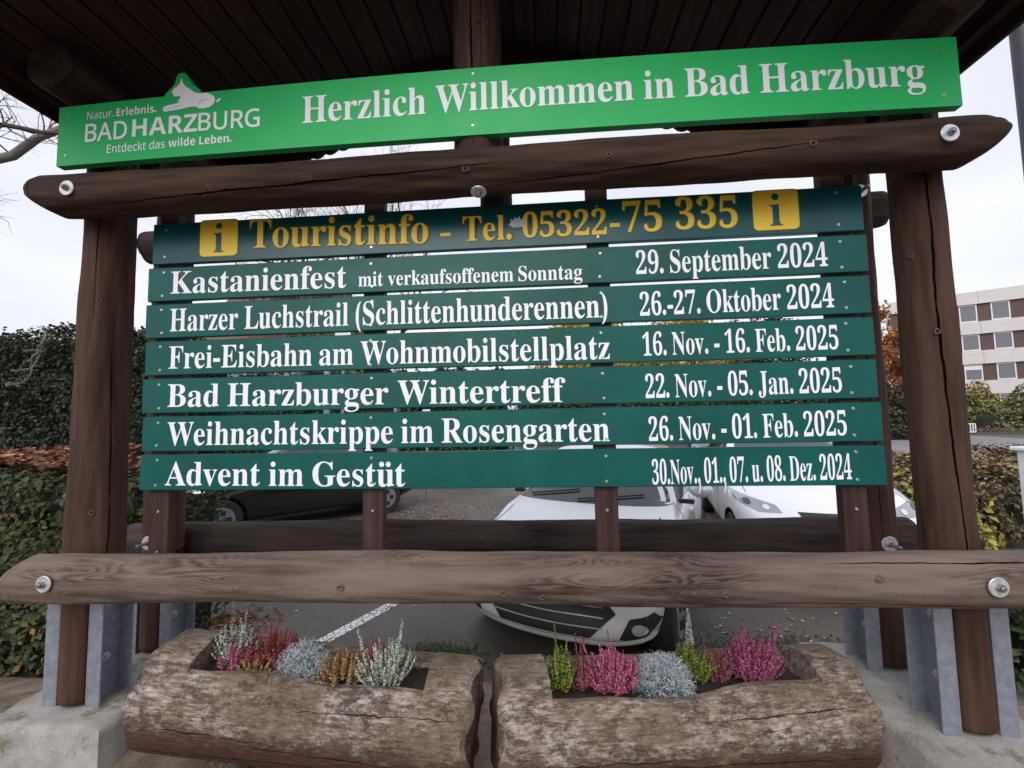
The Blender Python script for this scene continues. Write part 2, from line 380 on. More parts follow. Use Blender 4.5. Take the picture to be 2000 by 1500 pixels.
# ================================================================== GROUND
G = -0.18
def sheet(name, pts, z, mat, label=None, kind='structure', parent=None):
    mb = MB(); mb.add([(a, b_, z if len(q) == 0 else q[0]) for a, b_, *q in pts], [tuple(range(len(pts)))]); o = mb.build(name, mat, parent); tag(o, label=label, kind=kind); return o
def ground_mat(name, stops, scale=6, fine=180, bump=.4, rough=.9, moss=None, crack=False, vsc=1):
    m, n, l, b = newmat(name); tcn = n.new('ShaderNodeTexCoord')
    def nz_(s, d=6, r=.65):
        k = n.new('ShaderNodeTexNoise'); k.inputs['Scale'].default_value = s; k.inputs['Detail'].default_value = d; k.inputs['Roughness'].default_value = r; l.new(tcn.outputs['Object'], k.inputs['Vector']); return k.outputs['Fac']
    big = nz_(scale*.2); fi = nz_(fine, 3)
    ma = n.new('ShaderNodeMath'); ma.operation = 'MULTIPLY_ADD'; ma.inputs[1].default_value = .5; l.new(fi, ma.inputs[0]); l.new(big, ma.inputs[2])
    c = ramp(n, stops); l.new(ma.outputs[0], c.inputs[0]); col = c.outputs[0]
    if moss:
        mo = nz_(moss[1], 7, .7); mr = n.new('ShaderNodeMapRange'); mr.inputs[1].default_value = moss[2]; mr.inputs[2].default_value = moss[2]+.08; mr.inputs[4].default_value = .85; l.new(mo, mr.inputs[0])
        mm = n.new('ShaderNodeMix'); mm.data_type = 'RGBA'; l.new(mr.outputs[0], mm.inputs['Factor']); l.new(col, mm.inputs['A']); mm.inputs['B'].default_value = (*moss[0], 1); col = mm.outputs['Result']
    if crack:
        v = n.new('ShaderNodeTexVoronoi'); v.feature = 'DISTANCE_TO_EDGE'; v.inputs['Scale'].default_value = crack[0]; l.new(tcn.outputs['Object'], v.inputs['Vector'])
        mr = n.new('ShaderNodeMapRange'); mr.inputs[1].default_value = crack[1]; mr.inputs[2].default_value = crack[1]+.03; mr.inputs[3].default_value = 1; mr.inputs[4].default_value = 0; l.new(v.outputs['Distance'], mr.inputs[0])
        mm = n.new('ShaderNodeMix'); mm.data_type = 'RGBA'; l.new(mr.outputs[0], mm.inputs['Factor']); l.new(col, mm.inputs['A']); mm.inputs['B'].default_value = (*crack[2], 1); col = mm.outputs['Result']
    l.new(col, b.inputs['Base Color']); b.inputs['Roughness'].default_value = rough
    bp = n.new('ShaderNodeBump'); bp.inputs['Strength'].default_value = bump; bp.inputs['Distance'].default_value = .01; l.new(ma.outputs[0], bp.inputs['Height']); l.new(bp.outputs[0], b.inputs['Normal'])
    return m
M_asph = ground_mat('wet_asphalt', [(.45, (.042, .038, .035)), (.9, (.115, .100, .088))], scale=4, fine=140, rough=.6, moss=((.035, .04, .012), 2.1, .62))
M_road = ground_mat('road_asphalt', [(.4, (.16, .16, .165)), (.9, (.24, .24, .245))], scale=3)
M_path = ground_mat('sandy_path', [(.5, (.07, .05, .035)), (.75, (.22, .165, .12)), (1, (.36, .29, .22))], scale=30, fine=190, bump=1.0)
M_soil = ground_mat('garden_soil', [(.4, (.012, .008, .006)), (.9, (.05, .03, .022))], scale=40, fine=120, bump=1)
M_line = ground_mat('cracked_white_paint', [(.4, (.55, .55, .57)), (.9, (.75, .75, .78))], scale=20, crack=(22, .045, (.06, .056, .055)))
M_grass = ground_mat('rough_grass', [(.4, (.035, .045, .015)), (.9, (.14, .13, .05))], scale=20, fine=60, bump=1)
M_conc = ground_mat('old_concrete', [(.45, (.11, .10, .085)), (.62, (.24, .225, .20)), (.85, (.36, .345, .32))], scale=34, fine=150, bump=.5, rough=.9, moss=((.13, .115, .065), 5.5, .55))

sheet('parking_asphalt', [(-400, -400), (400, -400), (400, 600), (-400, 600)], G, M_asph, 'dark asphalt of the car park behind the notice board')
# raised bed the shelter stands on: a terrace with a rounded rear slope
mb = MB(); xs = np.linspace(-9, 9, 73); prof = [(-6, .29), (-3, .29), (-1, .29), (-.5, .295), (0, .29), (.3, .27), (.55, .2), (.8, .05), (1.05, -.09), (1.25, -.175), (1.4, -.22)]
V = [(x_, y_, z_+.012*fbm(x_*3+y_*5, 3)*(y_ > -3)) for y_, z_ in prof for x_ in xs]; nx = len(xs)
mb.add(V, [(i*nx+j, i*nx+j+1, i*nx+nx+j+1, i*nx+nx+j) for i in range(len(prof)-1) for j in range(nx-1)])
o = mb.build('sandy_terrace', M_path, None, True); tag(o, 'pale sandy ground under the two log planters', kind='structure')
def strip(name, a, b_, wd, z, mat, label):
    a = Vector(a); b_ = Vector(b_); d = (b_-a).normalized(); nn = Vector((-d.y, d.x))*wd/2
    return sheet(name, [(a-nn)[:], (b_-nn)[:], (b_+nn)[:], (a+nn)[:]], z, mat, label)
strip('parking_line', (-1.80, 1.30), (.35, 6.0), .12, G+.004, M_line, 'cracked white bay line left of the small silver car')
strip('parking_line', (1.10, 1.20), (2.45, 6.4), .13, G+.004, M_line, 'crazed white bay line beside the right wheel of the small car')
sheet('road', [(15, 11.5), (26, 20), (26, 30.5), (17, 22.5), (10, 18)], G+.008, M_road, 'grey street passing in front of the modern block')
sheet('grass_verge', [(17, 22.6), (26, 30.6), (60, 30), (60, 60), (10, 60), (8, 30)], G+.006, M_grass, 'rough grass in front of the modern block')

# ================================================================== TIMBER SHELTER
S = tag(empty('timber_shelter', (0, 0, .455)), 'dark stained round-log shelter with a boarded roof holding the notice boards', 'shelter')
S.location = (0, 0, 0)
def post(axis, rb, rt_, ztop, slim, slimd, cracks, seed, foot_z=.47, split=.93):
    x_, y_ = axis
    o = make_log('post', (x_, y_, split), (x_, y_, ztop), rb, rt_, M_post, S, cracks=cracks, seed=seed, ends=('round', 'round'))
    # the foot, cut flat at both sides to fit between the steel channels
    n = 28; mb = MB(); V = []; zs = [foot_z, foot_z+.012]+[foot_z+.03+(split+.04-foot_z-.03)*i/8 for i in range(9)]
    for i, z in enumerate(zs):
        k = .95 if i == 0 else 1
        for j in range(n):
            t = 2*math.pi*j/n; a = max(-slim, min(slim, slimd*1.02*math.cos(t)))*k; b_ = slimd*math.sin(t)*k
            V.append((a, b_, z-split))
    F = [(i*n+j, i*n+(j+1) % n, i*n+n+(j+1) % n, i*n+n+j) for i in range(len(zs)-1) for j in range(n)]+[tuple(range(n-1, -1, -1))]
    bm = bmesh.new(); bm.from_mesh(o.data); vs_ = [bm.verts.new((v[0]*0+v[0], v[1], v[2])) for v in V]
    # log local axes for an upright log: local x = world x, local y = world y
    for f in F: bm.faces.new([vs_[q] for q in f]).smooth = True
    bm.to_mesh(o.data); bm.free()
    return o
hp = math.pi
P1 = post((-1.722, .030), .0995, .0855, 3.02, .058, .095, [(0.0, 1.1, lambda z: -.42+.05*math.sin(z*5), .0022, .010), (1.1, 1.9, lambda z: -1.15+.04*math.sin(z*4), .0016, .006)], 11)
P2 = post((1.718, .030), .0845, .0795, 3.02, .056, .09, [(.02, 2.0, lambda z: -1.68-.14*z+.05*math.sin(z*4.2+.8)+.02*math.sin(z*11), .0042, .026)], 12)
P3 = post((-1.764, .42), .087, .082, 3.02, .055, .085, [], 13)
P4 = post((1.735, .42), .082, .078, 3.02, .053, .082, [(.1, 1.9, lambda z: -1.9+.05*math.sin(z*3), .003, .012)], 14)
def channel_pair(cx, cy, half, d, zt, zb=.455, fl=.055, t=.008):
    for sgn in (-1, 1):
        mb = MB(); x0_ = cx+sgn*(half+.004)
        mb.box((x0_+sgn*t/2, cy, (zb+zt)/2), (t, d, zt-zb), bev=.0015)
        for yy in (-d/2+t/2, d/2-t/2): mb.box((x0_+sgn*(t+fl/2-.001), cy+yy, (zb+zt)/2), (fl, t, zt-zb), bev=.0015)
        br = mb.build('steel_channel', M_zinc, S)
        for z in (.62, .84):
            b2 = MB(); b2.disc((x0_+sgn*t, cy, z), (sgn, 0, 0), .017, .004, 16); b2.disc((x0_+sgn*(t+.004), cy, z), (sgn, 0, 0), .0095, .010, 6); b2.build('bolt', M_washer, br)
channel_pair(-1.722, .030, .060, .14, .96); channel_pair(1.718, .030, .058, .14, .96)
channel_pair(-1.764, .42, .057, .15, .90); channel_pair(1.735, .42, .055, .15, .90)

# long rails
def crk(z, z0, z1, t0, t1, seed, amp=.03): return t0+(t1-t0)*(z-z0)/(z1-z0)+amp*fbm(z*3, seed)
top_bend = lambda t: .052*((t-.5)*2)**2-.052*0
o = make_log('rail', (-1.868, -.15, 2.537), (1.868, -.15, 2.537), .0865, .082, M_rail_top, S, seed=21, n=64, end_r=.045, ends=('sled', 'sled'),
  cracks=[(.40, 1.95, lambda z: crk(z, .40, 1.95, 2.45, 1.70, 3, .05), .0032, .026), (1.85, 3.2, lambda z: crk(z, 1.85, 3.2, 2.75, 1.55, 5, .05), .0022, .018)])
tag(o, 'upper front rail with a long drying crack'); TOPR = o
o = make_log('rail', (-1.875, -.155, 1.008), (2.25, -.155, 1.035), .086, .0865, M_rail_low, S, seed=22, n=64, end_r=.05, ends=('sledup', 'round'),
  cracks=[(2.2, 4.1, lambda z: crk(z, 2.2, 4.1, 2.42, 2.30, 7, .02), .0012, .006), (3.0, 3.9, lambda z: crk(z, 3.0, 3.9, .75, .68, 8, .02), .002, .008)])
tag(o, 'weathered grey-brown lower front rail'); LOWR = o
M_kdark = flat('knot_dark', (.014, .009, .008), .9); M_kring = flat('knot_ring', (.095, .066, .055), .8, var=.4, vscale=90)
def knots(o, lst, radius):
    for z, t, r in lst:
        c = Vector((radius*math.cos(t), radius*math.sin(t), z)); nn = Vector((math.cos(t), math.sin(t), 0)); tt = Vector((-math.sin(t), math.cos(t), 0)); V = []; n = 16
        for k, (rr_, h) in enumerate(((r*1.0, -.001), (r*.85, .0022), (r*.55, .0018), (r*.42, -.004))):
            for j in range(n):
                a = 2*math.pi*j/n; w_ = rr_*(1+.12*math.sin(3*a+z*9)); V.append(c+tt*math.cos(a)*w_+Vector((0, 0, 1))*math.sin(a)*w_*1.25+nn*h)
        mb = MB(); mb.add(V, [(k*n+j, k*n+n+j, k*n+n+(j+1) % n, k*n+(j+1) % n) for k in range(3) for j in range(n)]); kk = mb.build('knot', M_kring, None, True)
        mb = MB(); mb.add(V[48:], [tuple(range(n))]); k2 = mb.build('knot_hole', M_kdark, kk)
        kk.parent = o
knots(LOWR, [(.58, 1.66, .010), (1.38, 1.62, .012), (1.95, 1.85, .012), (2.08, 2.0, .011), (1.92, 1.1, .010), (2.60, 1.25, .011), (2.61, 1.75, .009), (2.68, 1.85, .011), (3.16, 1.25, .012), (.42, 2.3, .008)], .0878)
knots(TOPR, [(.83, 1.95, .010), (1.22, 1.75, .009), (1.83, 1.9, .012), (2.35, 1.7, .009), (3.05, 1.75, .011)], .085)
knots(P2, [(.95, -1.95, .010), (.35, -2.5, .012), (1.25, -2.6, .009)], .082); knots(P1, [(.30, -.9, .010), (.24, -.55, .011), (1.2, -1.0, .009)], .097)
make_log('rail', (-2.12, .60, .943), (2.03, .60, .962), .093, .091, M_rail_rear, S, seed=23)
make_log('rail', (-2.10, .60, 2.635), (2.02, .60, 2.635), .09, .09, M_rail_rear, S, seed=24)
# king posts and roof timbers
o = make_log('king_post', (-.022, -.025, 2.565), (-.022, -.025, 3.5), .101, .099, M_post, S, seed=31, cracks=[(.1, 1.0, lambda z: -1.62+.03*math.sin(z*6), .0035, .024), (.15, .9, lambda z: -1.2+.02*math.sin(z*7), .0014, .01)])
make_log('king_post', (-.004, .46, 2.60), (-.004, .46, 3.5), .082, .08, M_post, S, seed=32)
for x_ in (-1.80, 1.76): make_log('purlin', (x_, -.20, 3.105), (x_, .78, 3.105), .098, .098, M_roof, S, seed=int(40+x_*2))
make_log('ridge_log', (-.02, -.75, 3.53), (-.02, .78, 3.53), .07, .07, M_roof, S, seed=45)
SL = .255; EZ = 3.05; EX = 2.085
rz_ = lambda x_: EZ+.135+SL*(EX-abs(x_))
for y_ in (.60,):
    for sg in (-1, 1):
        make_log('rafter', (sg*1.95, y_, rz_(1.95)-.07), (sg*.05-.02, y_, rz_(.05)-.07), .045, .045, M_roof, S, seed=50+sg, n=24, step=.05)
# roof planks, one by one (tongue and groove boards running front to back)
PW = .118; k = 0; x_ = .003
Y0R, Y1R = -.82, .80
pm = {}
for sg in (-1, 1):
    ang = math.atan(SL)
    nP = int((EX)/PW/math.cos(ang))+1
    for k in range(nP):
        xa = (k+.5)*PW*math.cos(ang); key = 0
        if xa > EX-.02: break
        mb = MB(); wv = PW-.010
        dx, dz = math.cos(ang), -math.sin(ang)*1.0
        me = pm.get(0)
        if me is None:
            mb.box((0, 0, 0), (Y1R-Y0R, wv, .02), bev=.003)
            me = bpy.data.meshes.new('roof_plank'); 
            # local: z along the board so that the grain follows it
            me.from_pydata([(p[1], p[2], p[0]) for p in mb.v], [], [tuple(reversed(f)) for f in mb.f]); me.materials.append(M_roof); pm[0] = me
        ob = bpy.data.objects.new('roof_plank', me); COL.objects.link(ob); ob.parent = S
        X = Vector((sg*dx, 0, dz)); Z = Vector((0, 1, 0)); Yv = Z.cross(X)
        mt = Matrix((X, Yv, Z)).transposed().to_4x4(); mt.translation = Vector((sg*xa, (Y0R+Y1R)/2+random.uniform(-.006, .006), rz_(xa)+random.uniform(-.0015, .0015))); ob.matrix_world = mt
mb = MB()
for sg in (-1, 1):   # shingle sheet above the planks
    mb.add([(0, Y0R-.02, rz_(0)+.016), (sg*(EX+.03), Y0R-.02, rz_(EX+.03)+.016), (sg*(EX+.03), Y1R+.04, rz_(EX+.03)+.016), (0, Y1R+.04, rz_(0)+.016),
            (0, Y0R-.02, rz_(0)+.045), (sg*(EX+.03), Y0R-.02, rz_(EX+.03)+.045), (sg*(EX+.03), Y1R+.04, rz_(EX+.03)+.045), (0, Y1R+.04, rz_(0)+.045)],
           [(0, 1, 2, 3), (7, 6, 5, 4), (0, 4, 5, 1), (1, 5, 6, 2), (2, 6, 7, 3), (3, 7, 4, 0)])
mb.build('roof_covering', flat('bitumen_shingle', (.02, .02, .022), .9, var=.3, vscale=30), S)
for sg in (-1, 1):   # eaves boards: an upper and a lower board each side
    mb = MB(); mb.box((sg*(EX-.012), (Y0R+Y1R)/2, EZ+.045), (.024, Y1R-Y0R, .09), bev=.003); mb.build('fascia_board', M_roofred, S)
    mb = MB(); mb.box((sg*(EX-.062), (Y0R+Y1R)/2, EZ+.075), (.05, Y1R-Y0R, .05), bev=.003); mb.build('fascia_board', M_roofred, S)
# scalloped barge boards of the rear and front gable
for yb in (Y1R+.005, Y0R-.03):
    for sg in (-1, 1):
        nS = 24; W_ = EX; poly = []; pitch = W_/nS
        for i in range(nS):
            for q in range(6):
                a = (i+q/6)*pitch; poly.append((sg*(W_-a), EZ+SL*a-.018*math.sin(math.pi*q/6)))
        poly.append((0, EZ+SL*W_)); poly.append((0, EZ+SL*W_+.15)); poly.append((sg*W_, EZ+.15))
        mb = MB(); mb.prism(poly if sg < 0 else poly[::-1], yb, yb+.022); mb.build('barge_board', M_roofred, S)
# battens carrying the boards
for x_ in (-1.430, -.487, .467, 1.402):
    mb = MB(); h = 1.66; mb.box((0, 0, h/2), (.088, .045, h), bev=.003); o = mb.build('batten', M_batten, S); o.location = (x_, .046, .93)
    for z in (1.05, 1.22):
        b2 = MB()
        for _ in range(1): b2.disc((0, -.0235, z-.93), (0, -1, 0), .006, .003, 10, bev=.001)
        s_ = b2.build('screw', M_screw, o)
def washer(x_, y_, z_, r=.030, nrm=(0, -1, 0), parent=S, long=.007):
    nrm = Vector(nrm).normalized(); c = Vector((x_, y_, z_))
    mb = MB(); mb.disc(c, nrm, r, .005, 32, bev=.0015); o = mb.build('washer', M_washer, parent)
    autosmooth(o); b2 = MB(); b2.disc(c+nrm*.005, nrm, .0125, .010, 6); b2.disc(c+nrm*.015, nrm, .008, long, 12, bev=.002); b2.build('bolt', M_nut, o)
washer(-1.620, -.2385, 2.526); washer(1.622, -.2345, 2.526); washer(-1.618, -.2435, 1.017); washer(1.627, -.2440, 1.036)
washer(0.0, -.17, 2.452, .03, (0, -.25, -1)); washer(1.735, .336, 1.0, .034, long=.05); washer(-1.764, .331, 1.0, .034, long=.05); washer(1.735, .340, 2.62, .03, long=.04)

# ================================================================== BOARDS
def board(label, x0, x1, z0, z1, mat, seed, th=.024, y=0.0, tilt=0):
    rr_ = random.Random(seed); root = tag(empty('sign_board', (0, 0, 0)), label, 'sign', 'green boards screwed to the shelter')
    mb = MB(); nX = 24; e = .0025; V = []
    for i in range(nX+1):
        x_ = x0+(x1-x0)*i/nX; wb = .0015*fbm(x_*2.2, seed)
        for (yy, zz) in ((y+e, z0), (y, z0+e), (y, z1-e), (y+e, z1), (y+th, z1), (y+th, z0)): V.append((x_, yy, zz+wb))
    F = [(i*6+j, i*6+6+j, i*6+6+(j+1) % 6, i*6+(j+1) % 6) for i in range(nX) for j in range(6)]+[(5, 4, 3, 2, 1, 0), tuple(nX*6+q for q in range(6))]
    mb.add(V, F); p = mb.build('board', mat, root); return root, p
def screws(root, xs_, zs_, y, r=.0062):
    for x_ in xs_:
        for z in zs_:
            mb = MB(); dx = random.uniform(-.004, .004); dz = random.uniform(-.003, .003); mb.disc((x_+dx, y, z+dz), (0, -1, 0), r, .0022, 14, bev=.0012)
            o = mb.build('screw', M_screw, root); autosmooth(o)
            m2 = MB(); m2.disc((x_+dx, y-.0023, z+dz), (0, -1, 0), r*.38, .0004, 6); m2.build('screw_recess', M_nut, o)
SX = (-1.425, -.487, .467, 1.402)
rt_, _ = board('blue-green top board with yellow Touristinfo and the telephone number between two i signs', -1.481, 1.494, 2.297, 2.479, M_teal2, 3)
screws(rt_, SX, (2.325, 2.452), 0)
TX = [('Touristinfo', -1.033, -0.241, 2.3490, 2.3320, 0.1250), ('-', -0.189, -0.146, 2.3340, 2.3340, 0.0880), ('Tel.', -0.094, 0.112, 2.3320, 2.3300, 0.1050), ('05322', 0.157, 0.501, 2.3340, 2.3310, 0.1030),
      ('-', 0.514, 0.554, 2.3330, 2.3330, 0.1010), ('75', 0.566, 0.722, 2.3350, 2.3340, 0.1240), ('335', 0.776, 1.018, 2.3370, 2.3330, 0.1260)]
for a in TX: serif(rt_, *a, -.0016, M_yellow, outline=(a[0] != '-'))
def rrect(x0, z0, x1, z1, r, n=6):
    p = []
    for cx, cz, a0 in ((x1-r, z0+r, -90), (x1-r, z1-r, 0), (x0+r, z1-r, 90), (x0+r, z0+r, 180)):
        for i in range(n+1): a = R(a0+90*i/n); p.append((cx+r*math.cos(a), cz+r*math.sin(a)))
    return p
def isign(x0, x1, z0, z1):
    for gr, mt, yy in ((.003, M_outline, -.0005), (0, M_yellow, -.0012)):
        p = rrect(x0-gr, z0-gr, x1+gr, z1+gr, .02); mb = MB(); mb.add([(a, yy, b_) for a, b_ in p], [tuple(range(len(p)))]); q = mb.build('symbol_panel' if gr == 0 else 'symbol_outline', mt, rt_)
    cx = (x0+x1)/2; h = z1-z0; mb = MB(); p = arc_poly(cx, z1-h*.17, h*.085, h*.085, 24); mb.add([(a, -.0019, b_) for a, b_ in p], [tuple(range(24))])
    w_ = h*.078; zb = z0+h*.10; zt = z1-h*.36
    st = [(cx-w_*2.0, zb), (cx+w_*2.0, zb), (cx+w_*2.0, zb+h*.018), (cx+w_*1.25, zb+h*.045), (cx+w_, zb+h*.09), (cx+w_, zt), (cx-w_*1.9, zt-h*.01), (cx-w_*1.9, zt-h*.028), (cx-w_*1.2, zt-h*.05), (cx-w_, zt-h*.1), (cx-w_, zb+h*.09), (cx-w_*1.25, zb+h*.045), (cx-w_*2.0, zb+h*.018)]
    mb.add([(a, -.0019, b_) for a, b_ in st], [tuple(range(len(st)))]); mb.build('letter_i', M_tealflat, q)
isign(-1.261, -1.087, 2.320, 2.488-.006); isign(1.079, 1.254, 2.315, 2.477)
mb = MB(); pl = [(.128, 2.39), (.150, 2.375), (.185, 2.378), (.20, 2.392), (.193, 2.415), (.178, 2.409), (.176, 2.425), (.165, 2.412), (.158, 2.423), (.150, 2.408), (.136, 2.413), (.14, 2.40)]
mb.add([(a-.03, -.0022, b_+.002) for a, b_ in pl], [tuple(range(len(pl)))]); mb.build('torn_sticker', flat('torn_paper', (.55, .56, .62), .7, var=.2, vscale=60), rt_)

ROWS = [
 (-1.497, 1.499, [('Kastanienfest', -1.390, -0.596, 2.1610, 2.1550, 0.0985), ('mit verkaufsoffenem Sonntag', -0.543, 0.396, 2.1570, 2.1490, 0.0620), ('29. September 2024', 0.612, 1.349, 2.1590, 2.1590, 0.0930)], 'green board reading Kastanienfest mit verkaufsoffenem Sonntag 29. September 2024'),
 (-1.501, 1.497, [('Harzer Luchstrail (Schlittenhunderennen)', -1.387, 0.492, 1.9940, 1.9880, 0.0990), ('26.-27. Oktober 2024', 0.621, 1.361, 1.9880, 1.9950, 0.0920)], 'green board reading Harzer Luchstrail (Schlittenhunderennen) 26.-27. Oktober 2024'),
 (-1.496, 1.499, [('Frei-Eisbahn am Wohnmobilstellplatz', -1.386, 0.495, 1.8310, 1.8180, 0.0970), ('16. Nov. - 16. Feb. 2025', 0.625, 1.366, 1.8270, 1.8310, 0.0900)], 'green board reading Frei-Eisbahn am Wohnmobilstellplatz 16. Nov. - 16. Feb. 2025'),
 (-1.502, 1.497, [('Bad Harzburger Wintertreff', -1.385, 0.315, 1.6660, 1.6500, 0.0970), ('22. Nov. - 05. Jan. 2025', 0.629, 1.367, 1.6580, 1.6650, 0.0910)], 'green board reading Bad Harzburger Wintertreff 22. Nov. - 05. Jan. 2025'),
 (-1.495, 1.503, [('Weihnachtskrippe im Rosengarten', -1.380, 0.483, 1.5020, 1.4920, 0.0980), ('26. Nov. - 01. Feb. 2025', 0.635, 1.373, 1.4900, 1.5010, 0.0905)], 'green board reading Weihnachtskrippe im Rosengarten 26. Nov. - 01. Feb. 2025'),
 (-1.499, 1.503, [('Advent im Gest\u00fct', -1.383, -0.342, 1.3340, 1.3220, 0.0980), ('30.Nov., 01., 07. u. 08. Dez. 2024', 0.641, 1.379, 1.3220, 1.3360, 0.0920)], 'green bottom board reading Advent im Gest\u00fct 30.Nov., 01., 07. u. 08. Dez. 2024'),
]
for k, (xa, xb, txt, lab) in enumerate(ROWS):
    zt = 2.2787-.16366*k; r_, _ = board(lab, xa, xb, zt-.1478, zt+.0005, M_teal, 10+k)
    screws(r_, SX, (zt-.125, zt-.024), 0)
    for a in txt: serif(r_, *a, -.0014, M_white)

# welcome board (its top and bottom bow upward in the middle, with a bump for the lynx)
WX0, WX1 = -1.807, 1.770; YW = -.132
archT = lambda x_: .030*max(0, 1-((x_+.02)/1.79)**2); archB = lambda x_: .014*max(0, 1-((x_+.02)/1.79)**2); archM = lambda x_: .022*max(0, 1-((x_+.02)/1.79)**2)
BUMP = [(-1.324, 2.978), (-1.311, 2.99), (-1.299, 3.001), (-1.289, 3.012), (-1.284, 3.023), (-1.279, 3.048), (-1.273, 3.059), (-1.264, 3.063), (-1.253, 3.064), (-1.241, 3.061), (-1.232, 3.053), (-1.223, 3.037), (-1.214, 3.02), (-1.203, 3.007), (-1.185, 2.995), (-1.17, 2.979)]
WB = tag(empty('sign_board'), 'long bright green board reading Herzlich Willkommen in Bad Harzburg with a white lynx emblem', 'sign', 'green boards screwed to the shelter')
topz = lambda x_: 2.953+archT(x_)+.002*(x_/1.8); botz = lambda x_: 2.690+archB(x_)
xs_ = sorted(set([WX0+(WX1-WX0)*i/60 for i in range(61) if not (-1.33 < WX0+(WX1-WX0)*i/60 < -1.165)]+[-1.33, -1.165]))
tops = [(x_, topz(x_)) for x_ in xs_ if x_ <= -1.33]+[(a, b_) for a, b_ in BUMP]+[(x_, topz(x_)) for x_ in xs_ if x_ >= -1.165]
V = []; mb = MB(); th = .032
for x_, z_ in tops:
    for yy, zz in ((YW, botz(x_)), (YW, z_), (YW+th, z_), (YW+th, botz(x_))): V.append((x_, yy, zz))
n_ = len(tops); mb.add(V, [(i*4+j, i*4+4+j, i*4+4+(j+1) % 4, i*4+(j+1) % 4) for i in range(n_-1) for j in range(4)]+[(3, 2, 1, 0), tuple((n_-1)*4+q for q in range(4))])
mb.build('board', M_green, WB)
serif(WB, 'Herzlich Willkommen in Bad Harzburg', -.725, 1.650, 2.777, 2.771, .1135, YW-.0015, M_white, arch=lambda x_: .030*max(0, 1-((x_)/1.79)**2))
def sansline(s, base, x0, x1, z0, z1, cap, mat=M_white, off=0):
    cs = raw_text(sans('H', base))[0][:, 1].max()
    V, F = raw_text(sans(s, base).replace('.', ''), off); V = [tuple(v) for v in V]
    if s.endswith('.'):
        xm = max(v[0] for v in V); b = len(V); r = .065 if base == 0x1D5A0 else .095; p = arc_poly(xm+.16, r, r, r); V += p; F = list(F)+[tuple(b+q for q in range(16))]
    lettering(WB, mat, V, F, x0, x1, z0, z1, cap, YW-.0015, capsrc=cs)
LT, BD = 0x1D5A0, 0x1D5D4
sansline('Natur.', LT, -1.675, -1.553, 2.886, 2.892, .034); sansline('Erlebnis.', BD, -1.541, -1.361, 2.892, 2.897, .034)
sansline('BAD', LT, -1.680, -1.490, 2.789, 2.793, .077, off=.012); sansline('HARZ', BD, -1.467, -1.178, 2.796, 2.801, .077); sansline('BURG', LT, -1.173, -.906, 2.802, 2.803, .076, off=.012)
sansline('Entdeckt das', LT, -1.577, -1.318, 2.732, 2.738, .036, off=.006); sansline('wilde Leben.', BD, -1.302, -1.026, 2.740, 2.744, .035)
def patchpoly(p, y, mat, name, parent=WB):
    bm = bmesh.new(); vs_ = [bm.verts.new((a, y, b_)) for a, b_ in p]
    from mathutils.geometry import tessellate_polygon
    for t in tessellate_polygon([[Vector((a, b_, 0)) for a, b_ in p]]): bm.faces.new([vs_[q] for q in t])
    me = bpy.data.meshes.new(name); bm.to_mesh(me); bm.free(); return link(name, me, mat, parent)
LYNX = [(-1.254, 3.041), (-1.250, 3.026), (-1.245, 3.014), (-1.236, 3.002), (-1.216, 2.989), (-1.195, 2.972), (-1.173, 2.966), (-1.141, 2.965), (-1.121, 2.958), (-1.107, 2.947), (-1.103, 2.933), (-1.105, 2.923), (-1.112, 2.911), (-1.128, 2.902), (-1.148, 2.898), (-1.176, 2.9), (-1.182, 2.908), (-1.213, 2.91), (-1.238, 2.905), (-1.261, 2.901), (-1.301, 2.898), (-1.321, 2.896), (-1.33, 2.9), (-1.334, 2.91), (-1.326, 2.92), (-1.302, 2.925), (-1.271, 2.929), (-1.257, 2.935), (-1.271, 2.938), (-1.263, 2.944), (-1.257, 2.95), (-1.26, 2.962), (-1.277, 2.959), (-1.289, 2.964), (-1.286, 2.97), (-1.295, 2.976), (-1.295, 2.984), (-1.285, 2.997), (-1.271, 3.005), (-1.262, 3.015), (-1.258, 3.029)]
lx = patchpoly(LYNX, YW-.0015, M_white, 'lynx_emblem')
patchpoly([(-1.0995, 2.926), (-1.092, 2.931), (-1.086, 2.938), (-1.078, 2.936), (-1.080, 2.928), (-1.089, 2.922), (-1.098, 2.921)], YW-.0015, M_white, 'tail', lx)
def stroke(pts, w_, y, mat, name, parent):
    mb = MB(); V = []
    for i, p in enumerate(pts):
        a = Vector(pts[max(0, i-1)]); b_ = Vector(pts[min(len(pts)-1, i+1)]); d = (b_-a).normalized(); nn = Vector((-d.y, d.x))*w_/2*(.4 if i in (0, len(pts)-1) else 1)
        V += [(p[0]+nn.x, y, p[1]+nn.y), (p[0]-nn.x, y, p[1]-nn.y)]
    mb.add(V, [(2*i, 2*i+2, 2*i+3, 2*i+1) for i in range(len(pts)-1)]); return mb.build(name, mat, parent)
stroke([(-1.176, 2.914), (-1.173, 2.923), (-1.166, 2.931), (-1.152, 2.936), (-1.132, 2.937)], .0022, YW-.0022, M_green, 'haunch_line', lx)
stroke([(-1.322, 2.9035), (-1.301, 2.911), (-1.27, 2.9145), (-1.242, 2.920)], .0018, YW-.0022, M_green, 'paw_line', lx)
screws(WB, (-1.77, 1.705), (2.735, 2.915), YW, .006); screws(WB, (-.022,), (2.745, 2.955), YW, .006)

